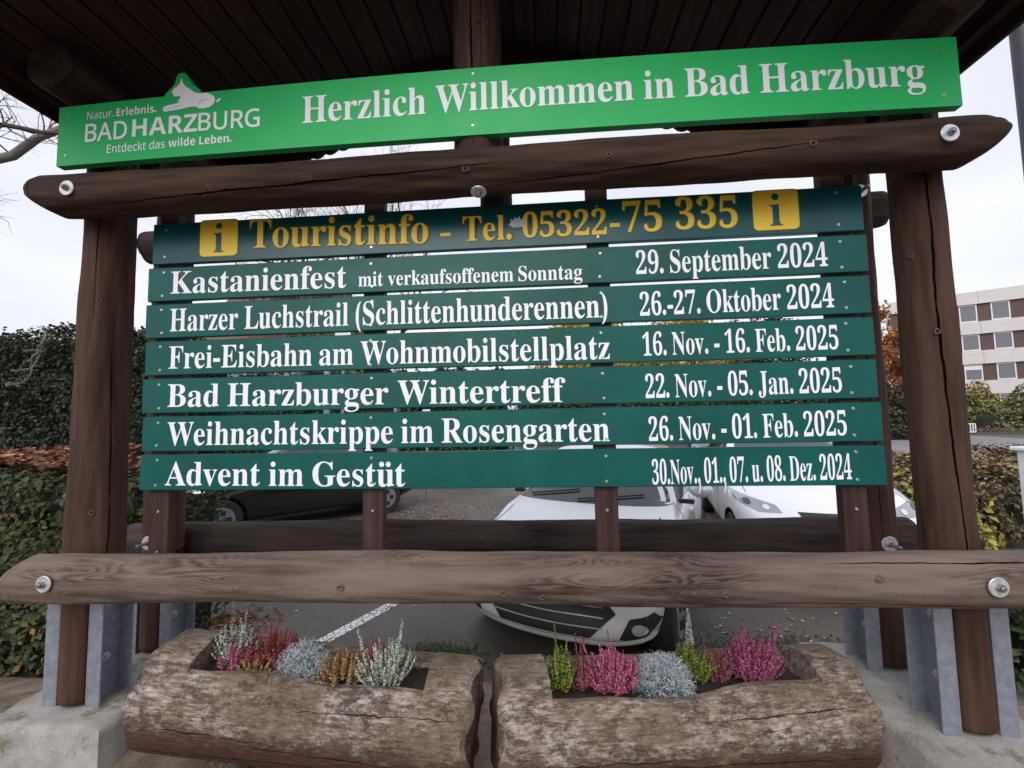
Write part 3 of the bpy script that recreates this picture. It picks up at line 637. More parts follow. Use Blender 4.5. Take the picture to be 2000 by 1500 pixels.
# ================================================================== CONCRETE PLINTHS
def plinth(x0, x1, y0, y1, label, seed):
    nx, ny = 22, 44; bm = bmesh.new(); bmesh.ops.create_grid(bm, x_segments=nx, y_segments=ny, size=.5)
    for v in bm.verts:
        a = v.co.x+.5; b_ = v.co.y+.5; X = x0+(x1-x0)*a; Y = y0+(y1-y0)*b_; ed = min(a, 1-a)*(x1-x0); ed2 = min(b_, 1-b_)*(y1-y0); e = min(ed, ed2)
        X += .012*fbm(Y*9, seed)*(1 if a in (0, 1) else 0)*1+.004*fbm(Y*31, seed+1)*(a in (0, 1)); Y += .010*fbm(X*12, seed+2)*(b_ in (0, 1))
        v.co = (X, Y, .455-(.010 if e < .008 else 0)+.003*fbm(X*11+Y*17, seed+3))
    r = bmesh.ops.extrude_edge_only(bm, edges=[e for e in bm.edges if e.is_boundary]); vs_ = [g for g in r['geom'] if isinstance(g, bmesh.types.BMVert)]
    for v in vs_: v.co.z -= .018; c = Vector(((x0+x1)/2, (y0+y1)/2)); v.co.x += .008*(1 if v.co.x > c.x else -1); v.co.y += .008*(1 if v.co.y > c.y else -1)
    r = bmesh.ops.extrude_edge_only(bm, edges=[e for e in bm.edges if e.is_boundary]); vs_ = [g for g in r['geom'] if isinstance(g, bmesh.types.BMVert)]
    for v in vs_: v.co.z = -.3
    me = bpy.data.meshes.new('concrete_plinth'); bm.to_mesh(me); bm.free(); o = link('concrete_plinth', me, M_conc, None, True); autosmooth(o, 50)
    return tag(o, label, 'plinth', 'concrete plinths under the shelter')
plinth(-1.985, -1.475, -.150, .62, 'concrete plinth under the left posts, beside the left log planter', 5)
plinth(1.468, 1.965, -.42, .60, 'concrete plinth under the right posts, beside the right log planter', 9)

# ================================================================== LOG PLANTERS
def planter_mat():
    m, n, l, b = newmat('peeling_planter_wood'); tcn = n.new('ShaderNodeTexCoord'); oi = n.new('ShaderNodeObjectInfo')
    off = n.new('ShaderNodeVectorMath'); off.operation = 'SCALE'; off.inputs[0].default_value = (7, 9, 3); l.new(oi.outputs['Random'], off.inputs['Scale'])
    ad = n.new('ShaderNodeVectorMath'); l.new(tcn.outputs['Object'], ad.inputs[0]); l.new(off.outputs[0], ad.inputs[1])
    def nzm(s, sc_, det=6, ro=.65, dist=0):
        k = n.new('ShaderNodeMapping'); k.inputs['Scale'].default_value = s; l.new(ad.outputs[0], k.inputs[0])
        q = n.new('ShaderNodeTexNoise'); q.inputs['Scale'].default_value = sc_; q.inputs['Detail'].default_value = det; q.inputs['Roughness'].default_value = ro; q.inputs['Distortion'].default_value = dist; l.new(k.outputs[0], q.inputs['Vector']); return q.outputs['Fac']
    patch = nzm((.7, 1.6, 1.6), 22, 10, .82, .25); blot = nzm((1, 1.6, 1.6), 3.2, 5, .6); fine = nzm((1, 6, 6), 24, 4, .7)
    sx = n.new('ShaderNodeSeparateXYZ'); l.new(tcn.outputs['Object'], sx.inputs[0])
    pm1 = n.new('ShaderNodeMath'); pm1.operation = 'MULTIPLY_ADD'; pm1.inputs[1].default_value = .6; l.new(fine, pm1.inputs[0]); pm2 = n.new('ShaderNodeMath'); pm2.operation = 'MULTIPLY_ADD'; pm2.inputs[1].default_value = 1.0; l.new(blot, pm2.inputs[0]); l.new(pm1.outputs[0], pm2.inputs[2]); pm1.inputs[2].default_value = -.3
    paleC = ramp(n, [(.3, (.095, .068, .046)), (.5, (.20, .152, .112)), (.66, (.43, .365, .33))]); l.new(pm2.outputs[0], paleC.inputs[0])
    darkC = ramp(n, [(.3, (.050, .031, .025)), (.7, (.15, .10, .08))]); l.new(fine, darkC.inputs[0])
    # where the old brown coat still holds: patchy above, complete low down
    hz = n.new('ShaderNodeMapRange'); hz.inputs[1].default_value = -.09; hz.inputs[2].default_value = .02; hz.inputs[3].default_value = .22; hz.inputs[4].default_value = 0.0; l.new(sx.outputs['Z'], hz.inputs[0])
    a = n.new('ShaderNodeMath'); l.new(patch, a.inputs[0]); l.new(hz.outputs[0], a.inputs[1])
    b2 = n.new('ShaderNodeMath'); b2.operation = 'MULTIPLY_ADD'; b2.inputs[1].default_value = .40; l.new(blot, b2.inputs[0]); l.new(a.outputs[0], b2.inputs[2])
    cov = n.new('ShaderNodeMapRange'); cov.inputs[1].default_value = .70; cov.inputs[2].default_value = .80; l.new(b2.outputs[0], cov.inputs[0])
    mm = n.new('ShaderNodeMix'); mm.data_type = 'RGBA'; l.new(cov.outputs[0], mm.inputs['Factor']); l.new(paleC.outputs[0], mm.inputs['A']); l.new(darkC.outputs[0], mm.inputs['B'])
    vf = n.new('ShaderNodeTexVoronoi'); vf.feature = 'DISTANCE_TO_EDGE'; vf.inputs['Scale'].default_value = 1; vk = n.new('ShaderNodeMapping'); vk.inputs['Scale'].default_value = (26, 60, 60); wn = n.new('ShaderNodeTexNoise'); wn.inputs['Scale'].default_value = 15; wn.inputs['Detail'].default_value = 4; l.new(ad.outputs[0], wn.inputs['Vector'])
    va = n.new('ShaderNodeVectorMath'); va.operation = 'MULTIPLY_ADD'; va.inputs[1].default_value = (.12, .12, .12); l.new(wn.outputs['Color'], va.inputs[0]); l.new(ad.outputs[0], va.inputs[2]); l.new(va.outputs[0], vk.inputs[0]); l.new(vk.outputs[0], vf.inputs['Vector'])
    ve = n.new('ShaderNodeMapRange'); ve.inputs[1].default_value = .02; ve.inputs[2].default_value = .11; ve.inputs[3].default_value = .42; ve.inputs[4].default_value = 1.06; l.new(vf.outputs['Distance'], ve.inputs[0])
    fl = n.new('ShaderNodeVectorMath'); fl.operation = 'SCALE'; l.new(mm.outputs['Result'], fl.inputs[0]); l.new(ve.outputs[0], fl.inputs['Scale'])
    mmx = n.new('ShaderNodeMix'); mmx.data_type = 'RGBA'; mb_ = n.new('ShaderNodeMapRange'); mb_.inputs[1].default_value = .44; mb_.inputs[2].default_value = .58; mb_.inputs[4].default_value = .8; l.new(wn.outputs['Fac'], mb_.inputs[0]); l.new(mb_.outputs[0], mmx.inputs['Factor']); l.new(mm.outputs['Result'], mmx.inputs['A']); l.new(fl.outputs[0], mmx.inputs['B']); mm = mmx
    red = n.new('ShaderNodeMapRange'); red.inputs[1].default_value = .0; red.inputs[2].default_value = -.05; l.new(sx.outputs['Z'], red.inputs[0])
    rc = n.new('ShaderNodeMath'); rc.operation = 'MULTIPLY'; l.new(red.outputs[0], rc.inputs[0]); l.new(cov.outputs[0], rc.inputs[1])
    m3 = n.new('ShaderNodeMix'); m3.data_type = 'RGBA'; l.new(rc.outputs[0], m3.inputs['Factor']); l.new(mm.outputs['Result'], m3.inputs['A'])
    redC = ramp(n, [(.25, (.022, .011, .009)), (.5, (.075, .034, .024)), (.8, (.16, .085, .06))]); l.new(fine, redC.inputs[0]); l.new(redC.outputs[0], m3.inputs['B'])
    l.new(m3.outputs['Result'], b.inputs['Base Color']); b.inputs['Roughness'].default_value = .75; b.inputs['Specular IOR Level'].default_value = .3
    hs = n.new('ShaderNodeMath'); hs.operation = 'MULTIPLY_ADD'; hs.inputs[1].default_value = .5; l.new(fine, hs.inputs[0]); l.new(cov.outputs[0], hs.inputs[2])
    bp = n.new('ShaderNodeBump'); bp.inputs['Strength'].default_value = .55; bp.inputs['Distance'].default_value = .004; l.new(hs.outputs[0], bp.inputs['Height']); l.new(bp.outputs[0], b.inputs['Normal'])
    return m
M_plant = planter_mat()
def planter(c0, c1, xl, xr, Rr, label, seed, endw=.165, rim=.74, blockw=(.17, .17)):
    """hollowed log: local X along the log, origin on its axis"""
    c0 = Vector(c0); c1 = Vector(c1); d = (c1-c0).normalized(); A = c0+(c1-c0)*((xl-c0.x)/(c1.x-c0.x)); B = c0+(c1-c0)*((xr-c0.x)/(c1.x-c0.x)); L = (B-A).length
    n = 96; rzv = rim*Rr; ft = -.86*Rr
    ph = [random.Random(seed+i).uniform(0, 6.28) for i in range(8)]
    def rad(t, x_): return Rr*(1+.010*math.sin(2*t+x_*2+ph[0])+.006*math.sin(5*t-x_*3+ph[1])+.006*math.sin(x_*6+ph[2])+.003*math.sin(13*t+x_*9+ph[3])+.003*math.sin(29*t+x_*21+ph[4])+.002*math.sin(41*t-x_*37+ph[5]))
    def outer(t, x_, k=1):
        r = rad(t, x_)*k; y, z = r*math.cos(t), r*math.sin(t); return [y, max(z, ft)]
    root = tag(empty('log_planter', A), label, 'planter', 'hollowed log planters under the boards')
    yv = Vector((0, 0, 1)).cross(d).normalized(); zv = d.cross(yv); mt = Matrix((d, yv, zv)).transposed().to_4x4(); mt.translation = A; root.matrix_world = mt
    mb = MB()
    # end blocks
    for xa, xb, outer_end in ((0, blockw[0], 0), (L-blockw[1], L, 1)):
        st = [xa+(xb-xa)*i/14 for i in range(15)]; rows = []
        for i, x_ in enumerate(st):
            q = i if outer_end == 0 else 14-i; k = (.93, .985, 1, 1)[min(q, 3)]; xo = x_
            rows.append([(xo+(.012*math.sin(7*t+ph[6]) if q < 2 else 0), *outer(t, x_, k)) for t in [2*math.pi*j/n for j in range(n)]])
        V = [p for r_ in rows for p in r_]; F = [(i*n+j, i*n+n+j, i*n+n+(j+1) % n, i*n+(j+1) % n) for i in range(14) for j in range(n)]+[tuple(range(n)), tuple(range(15*n-1, 14*n-1, -1))]
        mb.add(V, F)
    # hollowed middle
    xs2 = [blockw[0]+(L-blockw[0]-blockw[1])*i/40 for i in range(41)]; rows = []
    ra = math.asin(rim)
    for x_ in xs2:
        wob = .010*math.sin(x_*5+ph[3])+.005*math.sin(x_*13+ph[4]); rzx = rzv+wob-.012*math.sin(math.pi*(x_-blockw[0])/(L-blockw[0]-blockw[1]))
        a0 = math.asin(max(-1, min(1, rzx/rad(ra, x_)))); pr_ = []
        m = 60
        for j in range(m+1):   # from rear rim, round underneath, to the front rim
            t = a0-(math.pi+2*a0)*j/m; y, z = outer(t, x_); pr_.append((x_, y, min(z, rzx)))
        fy = -rad(math.pi-a0, x_)*math.cos(a0); by = -fy
        wl = .030
        pr_ += [(x_, fy+.006, rzx+.004), (x_, fy+wl, rzx+.002), (x_, fy+wl+.008, rzx-.01), (x_, fy+wl+.012, rzx-.13), (x_, by-wl-.012, rzx-.13), (x_, by-wl-.008, rzx-.01), (x_, by-wl, rzx+.002), (x_, by-.006, rzx+.004)]
        rows.append(pr_)
    m_ = len(rows[0]); V = [p for r_ in rows for p in r_]; mb.add(V, [(i*m_+j, i*m_+(j+1) % m_, i*m_+m_+(j+1) % m_, i*m_+m_+j) for i in range(40) for j in range(m_)])
    o = mb.build('trough', M_plant, root); autosmooth(o, 38)
    for ci, (xa, xb, t0, dt) in enumerate([(.02, L*.62, math.pi+.62, -.12), (L*.35, L-.02, math.pi+.18, .16), (.05, L*.45, math.pi+.05, .05), (L*.5, L*.97, math.pi-.42, -.10)]):
        V = []; m2 = int((xb-xa)/.01); rq = random.Random(seed*3+ci); jj = 0
        for i in range(m2+1):
            x_ = xa+(xb-xa)*i/m2; jj = .8*jj+rq.uniform(-.012, .012); t = t0+dt*i/m2+jj; w2 = .0016*(max(0, math.sin(math.pi*i/m2))**.5)*(.4+.6*abs(math.sin(x_*13+ci)))
            for sg in (-1, 1): tt = t+sg*w2/Rr; y, z = outer(tt, x_, 1.0); rr2 = 1.006; V.append((x_, y*rr2, z*rr2))
        cb = MB(); cb.add(V, [(2*i, 2*i+2, 2*i+3, 2*i+1) for i in range(m2)]); cb.build('drying_crack', M_crack, o)
    sb = MB(); zz = rzv-.045; nX = 30; V = []
    for i in range(nX+1):
        for j in range(9): V.append((blockw[0]-.01+(L-blockw[0]-blockw[1]+.02)*i/nX, -Rr*.62+Rr*1.24*j/8, zz+.008*math.sin(i*2.3+j*1.7)+.006*math.sin(i*5.1-j*3.3)))
    sb.add(V, [(i*9+j, i*9+9+j, i*9+10+j, i*9+j+1) for i in range(nX) for j in range(8)]); sb.build('soil', M_soil, root, True)
    return root
planter((-1.13, -.112, .586), (-.142, -.102, .510), -1.235, -.050, .195, 'left log planter with white, red and yellow heather and a silver bush', 3)
planter((.123, -.140, .526), (1.25, .078, .476), .034, 1.33, .199, 'right log planter with magenta and green heather and a silver bush', 8)
# chocks below
o = make_log('log_chock', (-.98, -.36, .345), (-.93, .12, .335), .065, .065, M_plant, None, seed=70, n=32); tag(o, 'short round log wedged under the left planter', 'log')
o = make_log('log_chock', (.98, -.36, .285), (.93, .16, .275), .06, .06, M_plant, None, seed=71, n=32); tag(o, 'short round log under the right planter', 'log')

# ================================================================== FLOWERS
def leafmat(name, stops, rough=.6, trans=.15):
    m, n, l, b = newmat(name); ge = n.new('ShaderNodeNewGeometry'); c = ramp(n, stops); l.new(ge.outputs['Random Per Island'], c.inputs[0]); l.new(c.outputs[0], b.inputs['Base Color'])
    b.inputs['Roughness'].default_value = rough; b.inputs['Specular IOR Level'].default_value = .3
    if trans:
        t = n.new('ShaderNodeBsdfTranslucent'); l.new(c.outputs[0], t.inputs[0]); ms = n.new('ShaderNodeMixShader'); ms.inputs[0].default_value = trans
        o_ = n['Material Output']; l.new(b.outputs[0], ms.inputs[1]); l.new(t.outputs[0], ms.inputs[2]); l.new(ms.outputs[0], o_.inputs[0])
    return m
def leaf_cloud(P, size, rng, nrm=None, jit=.9, aspect=.6, fold=.25):
    """P: (n,3) points -> folded two-triangle-pair leaves; returns arrays"""
    n = len(P); a = rng.normal(size=(n, 3)); a /= np.linalg.norm(a, axis=1)[:, None]
    if nrm is not None:
        a = nrm+jit*a; a /= np.linalg.norm(a, axis=1)[:, None]
    b = rng.normal(size=(n, 3)); u = np.cross(a, b); u /= np.linalg.norm(u, axis=1)[:, None]+1e-9; v = np.cross(a, u)
    s = size*(rng.uniform(.6, 1.3, n))[:, None]
    p0 = P-u*s*.5; p1 = P+v*s*aspect*.5+a*s*fold*.4; p2 = P+u*s*.5; p3 = P-v*s*aspect*.5+a*s*fold*.4
    V = np.stack([p0, p1, p2, p3], 1).reshape(-1, 3); i = np.arange(n)*4
    F = np.concatenate([np.stack([i, i+1, i+2], 1), np.stack([i, i+2, i+3], 1)], 1).reshape(-1, 3)
    return V, F
def fast_mesh(name, V, F, mat, parent=None, smooth=False):
    me = bpy.data.meshes.new(name); k = F.shape[1]; me.vertices.add(len(V)); me.vertices.foreach_set('co', np.asarray(V, dtype=np.float32).ravel())
    me.loops.add(F.size); me.loops.foreach_set('vertex_index', np.asarray(F, dtype=np.int32).ravel()); me.polygons.add(len(F)); me.polygons.foreach_set('loop_start', np.arange(len(F), dtype=np.int32)*k); me.update(calc_edges=True); me.validate()
    return link(name, me, mat, parent, smooth)
M_hstem = flat('heather_stem_green', (.03, .045, .015), .7)
M_hstemr = flat('heather_stem_red', (.09, .03, .02), .7)
def heather(label, base, w_, h, ns, stops, stemmat, seed, lean=(0, 0), nb=70, bs=.0065, start=.25, droop=0, tipdark=None, spikes=0):
    w_ *= 1.5; h *= 1.14; ns = int(ns*2.5); bs *= .86
    rng = np.random.default_rng(seed); root = tag(empty('heather', base), label, 'heather', 'heather plants in the log planters'); st = MB(); PB = []; NB = []
    for i in range(ns):
        r = math.sqrt(rng.uniform(0, 1)); t = rng.uniform(0, 6.28); tx, ty = w_/2*r*math.cos(t), w_*.42*r*math.sin(t); hh = h*(1-.55*r*r)*rng.uniform(.72, 1.06)
        if i < spikes: hh = h*rng.uniform(1.15, 1.45)
        tx += lean[0]*hh; ty += lean[1]*hh
        b0 = np.array([tx*.22, ty*.22, 0]); p3 = np.array([tx, ty, hh-droop*r]); p1 = b0+(p3-b0)*.33+np.array([tx*.12, ty*.12, -.01]); p2 = b0+(p3-b0)*.7+np.array([tx*.08, ty*.08, -.004])
        pts = [b0, p1, p2, p3]; st.tube(pts, [.0016, .0014, .0011, .0005], 4, False)
        kk = max(6, int(1.5*nb*hh/h))
        u = rng.uniform(start, 1, kk); seg = np.minimum((u*3).astype(int), 2); f = u*3-seg; arr = np.array(pts); q = arr[seg]*(1-f)[:, None]+arr[seg+1]*f[:, None]
        a = rng.uniform(0, 6.28, kk); rr = .0045*(1.25-u*.8)*rng.uniform(.5, 1.2, kk); q += np.stack([np.cos(a)*rr, np.sin(a)*rr, np.zeros(kk)], 1)
        PB.append(q); NB.append(np.stack([np.cos(a), np.sin(a), np.full(kk, .9)], 1))
    st.build('stems', stemmat, root)
    P = np.concatenate(PB); Nn = np.concatenate(NB); V, F = leaf_cloud(P, bs, rng, Nn, .6, .75, .5); fast_mesh('blossoms', V, F, leafmat(label[:24], stops, .6, .1), root)
    return root
def tangle(label, base, w_, d_, h, seed, n=1500):
    rng = np.random.default_rng(seed); root = tag(empty('silver_bush', base), label, 'silver bush', 'silvery wire bushes in the log planters'); V = []; F = []
    for i in range(n):
        a = rng.uniform(0, 6.28); r = rng.uniform(.35, 1)**.5; el = math.asin(rng.uniform(0, 1)); p = np.array([w_/2*r*math.cos(a)*math.cos(el), d_/2*r*math.sin(a)*math.cos(el), h*r*math.sin(el)])
        d = rng.normal(size=3)+p/np.linalg.norm(p+1e-6)*.6; d /= np.linalg.norm(d); L = rng.uniform(.010, .026); cur = rng.normal(size=3)*.006
        pts = [p, p+d*L*.5+cur, p+d*L]; rr = .00085
        u = np.cross(d, [0, 0, 1.01]); u /= np.linalg.norm(u)+1e-9; v = np.cross(d, u)
        b = len(V)
        for q in pts:
            for k in range(3): t = k*2.094; V.append(q+(u*math.cos(t)+v*math.sin(t))*rr)
        for s_ in range(2):
            for k in range(3): F.append((b+s_*3+k, b+s_*3+(k+1) % 3, b+s_*3+3+(k+1) % 3, b+s_*3+3+k))
    fast_mesh('twigs', np.array(V), np.array(F), leafmat('silver_twigs_'+str(seed), [(0, (.28, .33, .36)), (.5, (.50, .56, .60)), (1, (.74, .78, .82))], .6, 0), root)
    cb = MB(); cb.tube([(0, 0, -.01), (0, 0, h*.3), (0, 0, h*.55)], [w_*.24, w_*.26, w_*.1], 10); cb.build('core', flat('dark_core_%d' % seed, (.05, .06, .065), .9), root)
    return root
def lz(x_): return .586+(x_+1.13)*(.510-.586)/.988+.74*.195-.04
def ly(x_): return -.115
def rz2(x_): return .526+(x_-.123)*(.476-.526)/1.127+.74*.199-.04
def ry(x_): return -.142+(x_-.123)*(.217/1.127)
WH = [(0, (.12, .17, .08)), (.35, (.42, .46, .36)), (1, (.78, .80, .74))]
RD = [(0, (.10, .05, .03)), (.4, (.36, .06, .07)), (1, (.55, .13, .15))]
OR = [(0, (.08, .10, .02)), (.35, (.36, .34, .12)), (.55, (.40, .11, .06)), (.75, (.48, .17, .08)), (1, (.62, .52, .30))]
MG = [(0, (.16, .03, .05)), (.3, (.42, .08, .17)), (1, (.70, .24, .36))]
MG2 = [(0, (.12, .03, .05)), (.3, (.36, .06, .17)), (1, (.62, .20, .36))]
GN = [(0, (.05, .09, .01)), (.5, (.16, .22, .025)), (1, (.38, .36, .08))]
DP = [(0, (.08, .04, .03)), (.5, (.27, .07, .08)), (1, (.42, .16, .18))]
heather('white and green heather at the left end of the left planter', (-.985, ly(0)+.02, lz(-.985)), .12, .135, 26, WH, M_hstem, 1, spikes=2)
heather('small pink heather beside the leftmost white heather', (-.945, ly(0)-.03, lz(-.945)), .09, .085, 18, MG, M_hstem, 2)
heather('dark red spreading heather left of the silver bush in the left planter', (-.835, ly(0)+.03, lz(-.835)), .17, .12, 40, RD, M_hstemr, 3, spikes=3, nb=60)
heather('orange-tipped low heather in front of the dark red one', (-.845, ly(0)-.05, lz(-.845)), .15, .055, 26, OR, M_hstemr, 4)
tangle('silver wire bush in the left planter', (-.69, ly(0)-.02, lz(-.69)-.01), .20, .17, .125, 5, 1700)
heather('yellow and orange heather right of the silver bush in the left planter', (-.53, ly(0)-.03, lz(-.53)), .16, .095, 40, OR, M_hstemr, 6)
heather('dark red heather behind the tall white heather', (-.44, ly(0)+.03, lz(-.44)), .11, .12, 26, RD, M_hstemr, 7)
heather('tall white heather at the right end of the left planter', (-.375, ly(0)-.02, lz(-.375)), .16, .14, 34, WH, M_hstem, 8, spikes=4, nb=90)
heather('yellow-green heather at the left end of the right planter', (.262, ry(.26)-.01, rz2(.262)), .10, .125, 26, GN, M_hstem, 9, spikes=3)
heather('thin dark pink heather between the green and the magenta heather', (.335, ry(.33), rz2(.335)), .10, .105, 22, DP, M_hstemr, 10, spikes=3)
heather('bright magenta heather left of the silver bush in the right planter', (.447, ry(.45)-.02, rz2(.447)), .16, .12, 62, MG, M_hstemr, 11, spikes=3, nb=95, start=.15)
tangle('silver wire bush in the right planter', (.625, ry(.62)-.035, rz2(.625)-.01), .23, .16, .125, 12, 2000)
heather('green spiky heather right of the silver bush in the right planter', (.765, ry(.77)+.01, rz2(.765)), .12, .125, 34, GN, M_hstem, 13, nb=80, lean=(-.2, 0))
heather('faded pink heather with one long bare spike', (.855, ry(.86), rz2(.855)), .09, .09, 24, DP, M_hstemr, 14, spikes=1)
heather('large magenta heather at the right end of the right planter', (.985, ry(.98)+.01, rz2(.985)), .165, .135, 72, MG2, M_hstemr, 15, spikes=5, nb=95, start=.15)

# ================================================================== HEDGES AND SHRUBS
def hedge(name, label, cat, box, n, size, stops, seed, core, lump=.18, top_stops=None, topn=0, topsize=None):
    """box: x0,x1,y0,y1,z0,z1. Leaves over front, sides and top of a lumpy mass"""
    x0, x1, y0, y1, z0, z1 = box; rng = np.random.default_rng(seed); root = tag(empty(name, ((x0+x1)/2, (y0+y1)/2, z0)), label, cat); root.location = (0, 0, 0)
    A = np.array([(x1-x0)*(z1-z0), (x1-x0)*(y1-y0), (y1-y0)*(z1-z0)*.5, (y1-y0)*(z1-z0)*.5]); c = (A/A.sum()*n).astype(int); PP = []; NN = []
    def wob(p, q): return lump*(np.sin(p*2.3+seed)*.4+np.sin(p*5.1+q*3.3+seed)*.3+np.sin(q*6.7+p*1.1)*.3+np.sin(p*11+q*9)*.15)
    u = rng.uniform(0, 1, (c[0], 2)); X = x0+(x1-x0)*u[:, 0]; Z = z0+(z1-z0)*u[:, 1]; PP.append(np.stack([X, y0+wob(X, Z)+rng.exponential(size*1.2, c[0])-.05, Z+wob(X, X)*.5*u[:, 1]], 1)); NN.append(np.tile([0, -1, .4], (c[0], 1)))
    u = rng.uniform(0, 1, (c[1], 2)); X = x0+(x1-x0)*u[:, 0]; Y = y0+(y1-y0)*u[:, 1]; PP.append(np.stack([X, Y, z1+wob(X, X)*.5+wob(X, Y)*.3-rng.exponential(size, c[1])+.03], 1)); NN.append(np.tile([0, 0, 1.], (c[1], 1)))
    for k, xx in ((2, x0), (3, x1)):
        u = rng.uniform(0, 1, (c[k], 2)); Y = y0+(y1-y0)*u[:, 0]; Z = z0+(z1-z0)*u[:, 1]; PP.append(np.stack([xx+wob(Y, Z)*.7, Y, Z], 1)); NN.append(np.tile([(-1 if k == 2 else 1), 0, .4], (c[k], 1)))
    P = np.concatenate(PP); Nn = np.concatenate(NN)
    keep = (np.sin(P[:, 0]*5.3+P[:, 2]*4.1+seed)+np.sin(P[:, 0]*11.7-P[:, 2]*9.3)+np.sin(P[:, 2]*17+P[:, 0]*3.1)+rng.normal(size=len(P))*1.1) > -2.0; P = P[keep]; Nn = Nn[keep]
    ns_ = int((x1-x0)*7); SH = []
    for i in range(ns_):
        q = np.array([rng.uniform(x0, x1), rng.uniform(y0, (y0+y1)/2), z1+.02]); d_ = np.array([rng.normal()*.3, -.1+rng.normal()*.3, 1]); L_ = rng.uniform(.06, .26)*min(1.5, size/.06)
        for k in range(7): SH.append(q+d_*L_*k/6+rng.normal(size=3)*size*.18)
    P = np.concatenate([P, np.array(SH)]); Nn = np.concatenate([Nn, np.tile([0, -.3, 1.], (len(SH), 1))]); V, F = leaf_cloud(P, size, rng, Nn, .75, .62); fast_mesh('foliage', V, F, leafmat(name+'_leaf_%d' % seed, stops, .55, .1), root)
    mb = MB(); m_ = .16; mb.box(((x0+x1)/2, (y0+y1)/2+m_, (z0+z1)/2-m_), (x1-x0-m_*2, y1-y0-m_, z1-z0-m_)); mb.build('dark_filler', flat(name+'_core_%d' % seed, core, 1), root)  # added solid dark box filling the hedge behind the leaves, no modelled twigs
    if topn:
        X = rng.uniform(x0, x1, topn); Y = y0+.25+(y1-y0-.25)*rng.uniform(0, 1, topn); V, F = leaf_cloud(np.stack([X, Y, z1+.05+wob(X, X)*.5+wob(X, Y)*.3+rng.uniform(0, .05, topn)], 1), topsize, rng, np.tile([0, 0, 1.], (topn, 1)), .6, .7)
        o = fast_mesh('fallen_leaves', V, F, leafmat(name+'_top_%d' % seed, top_stops, .8, .05), root); tag(o, 'brown withered leaves lying on top', kind='stuff')
    return root
DG = [(0, (.008, .014, .006)), (.4, (.020, .034, .012)), (.8, (.045, .065, .022)), (1, (.10, .11, .045))]
BR = [(0, (.10, .04, .022)), (.5, (.27, .11, .06)), (1, (.46, .26, .17))]
hedge('tall_hedge', 'tall dark ivy hedge behind the left post, topped against the sky', 'hedge', (-14.5, -6.55, 5.4, 7.2, G, 3.28), 52000, .08, [(0, (.006, .010, .006)), (.5, (.017, .028, .012)), (.9, (.040, .052, .022)), (1, (.12, .12, .07))], 21, (.006, .008, .004), .22)
hedge('tall_hedge', 'dark hedge at the far side of the car park, seen between the boards', 'hedge', (-15, -1.2, 15, 16.5, G, 3.4), 16000, .16, DG, 22, (.006, .009, .004), .3)
h_ = hedge('low_hedge', 'clipped low hedge left of the shelter with brown leaves on top', 'hedge', (-9.0, -2.45, .95, 1.75, G-.1, 1.22), 38000, .052, [(0, (.010, .014, .006)), (.45, (.030, .046, .013)), (.85, (.07, .085, .026)), (.96, (.11, .12, .03)), (1, (.30, .10, .03))], 23, (.006, .008, .004), .07, BR, 2500, .085)
hedge('low_hedge', 'leaf-strewn broad hedge between the clipped hedge and the tall one', 'hedge', (-10.5, -4.35, 1.8, 3.6, G, 1.20), 9000, .06, DG, 26, (.006, .008, .004), .08, BR, 9000, .09)
hedge('tall_hedge', 'long brownish-green hedge at the far car park edge behind the boards', 'hedge', (-1.5, 21, 24, 25.5, G, 2.75), 16000, .17, [(0, (.008, .012, .005)), (.5, (.03, .04, .015)), (.85, (.10, .09, .03)), (1, (.30, .20, .06))], 27, (.008, .009, .005), .35)
hr_ = hedge('low_hedge', 'evergreen ground shrub right of the shelter by the cabinet', 'shrub', (4.75, 13.5, 4.4, 8.2, G, .60), 42000, .07, [(0, (.012, .018, .008)), (.35, (.045, .055, .02)), (.65, (.15, .10, .05)), (1, (.40, .28, .16))], 24, (.01, .012, .006), .3, [(0, (.12, .05, .03)), (.4, (.25, .12, .06)), (.75, (.28, .25, .08)), (1, (.42, .33, .2))], 5000, .075)
hedge('low_hedge', 'glossy dark green shrub at the right edge beside the right plinth', 'shrub', (3.15, 5.6, .35, 1.7, G-.1, .42), 8000, .09, [(0, (.012, .022, .008)), (.5, (.045, .075, .018)), (.9, (.11, .15, .04)), (1, (.35, .33, .14))], 25, (.008, .010, .005), .12)
# pale ivy runners hanging on the tall hedge
RUN = [[(-8.585, 3.312), (-8.521, 3.081), (-8.652, 2.821), (-8.737, 2.471), (-8.993, 2.324), (-9.258, 2.303)], [(-8.409, 3.169), (-8.566, 3.019), (-8.697, 2.914), (-8.963, 2.904)], [(-8.591, 2.947), (-8.691, 2.823), (-8.815, 2.599), (-9.146, 2.536)]]
for i, pp in enumerate(RUN):
    pts = []
    for k in range(len(pp)-1):
        for q in range(4): a_ = Vector(pp[k]).lerp(Vector(pp[k+1]), q/4); pts.append((a_.x, 5.2+.03*math.sin(k*4+q), a_.y))
    mb = MB(); mb.tube(pts, [.017-.009*q/len(pts) for q in range(len(pts))], 5); Vv, Fv = leaf_cloud(np.array(pts*5)+np.random.default_rng(i).normal(size=(len(pts)*5, 3))*.02, .05, np.random.default_rng(i), None)
    mb.add([tuple(v) for v in Vv], [tuple(int(q) for q in f) for f in Fv]); o = mb.build('ivy_runner', flat('ivy_runner_%d' % i, (.17, .19, .13), .8), None); tag(o, ['longest pale curling ivy runner on the tall hedge', 'uppermost short pale ivy runner on the tall hedge', 'middle pale ivy runner on the tall hedge'][i], 'ivy')

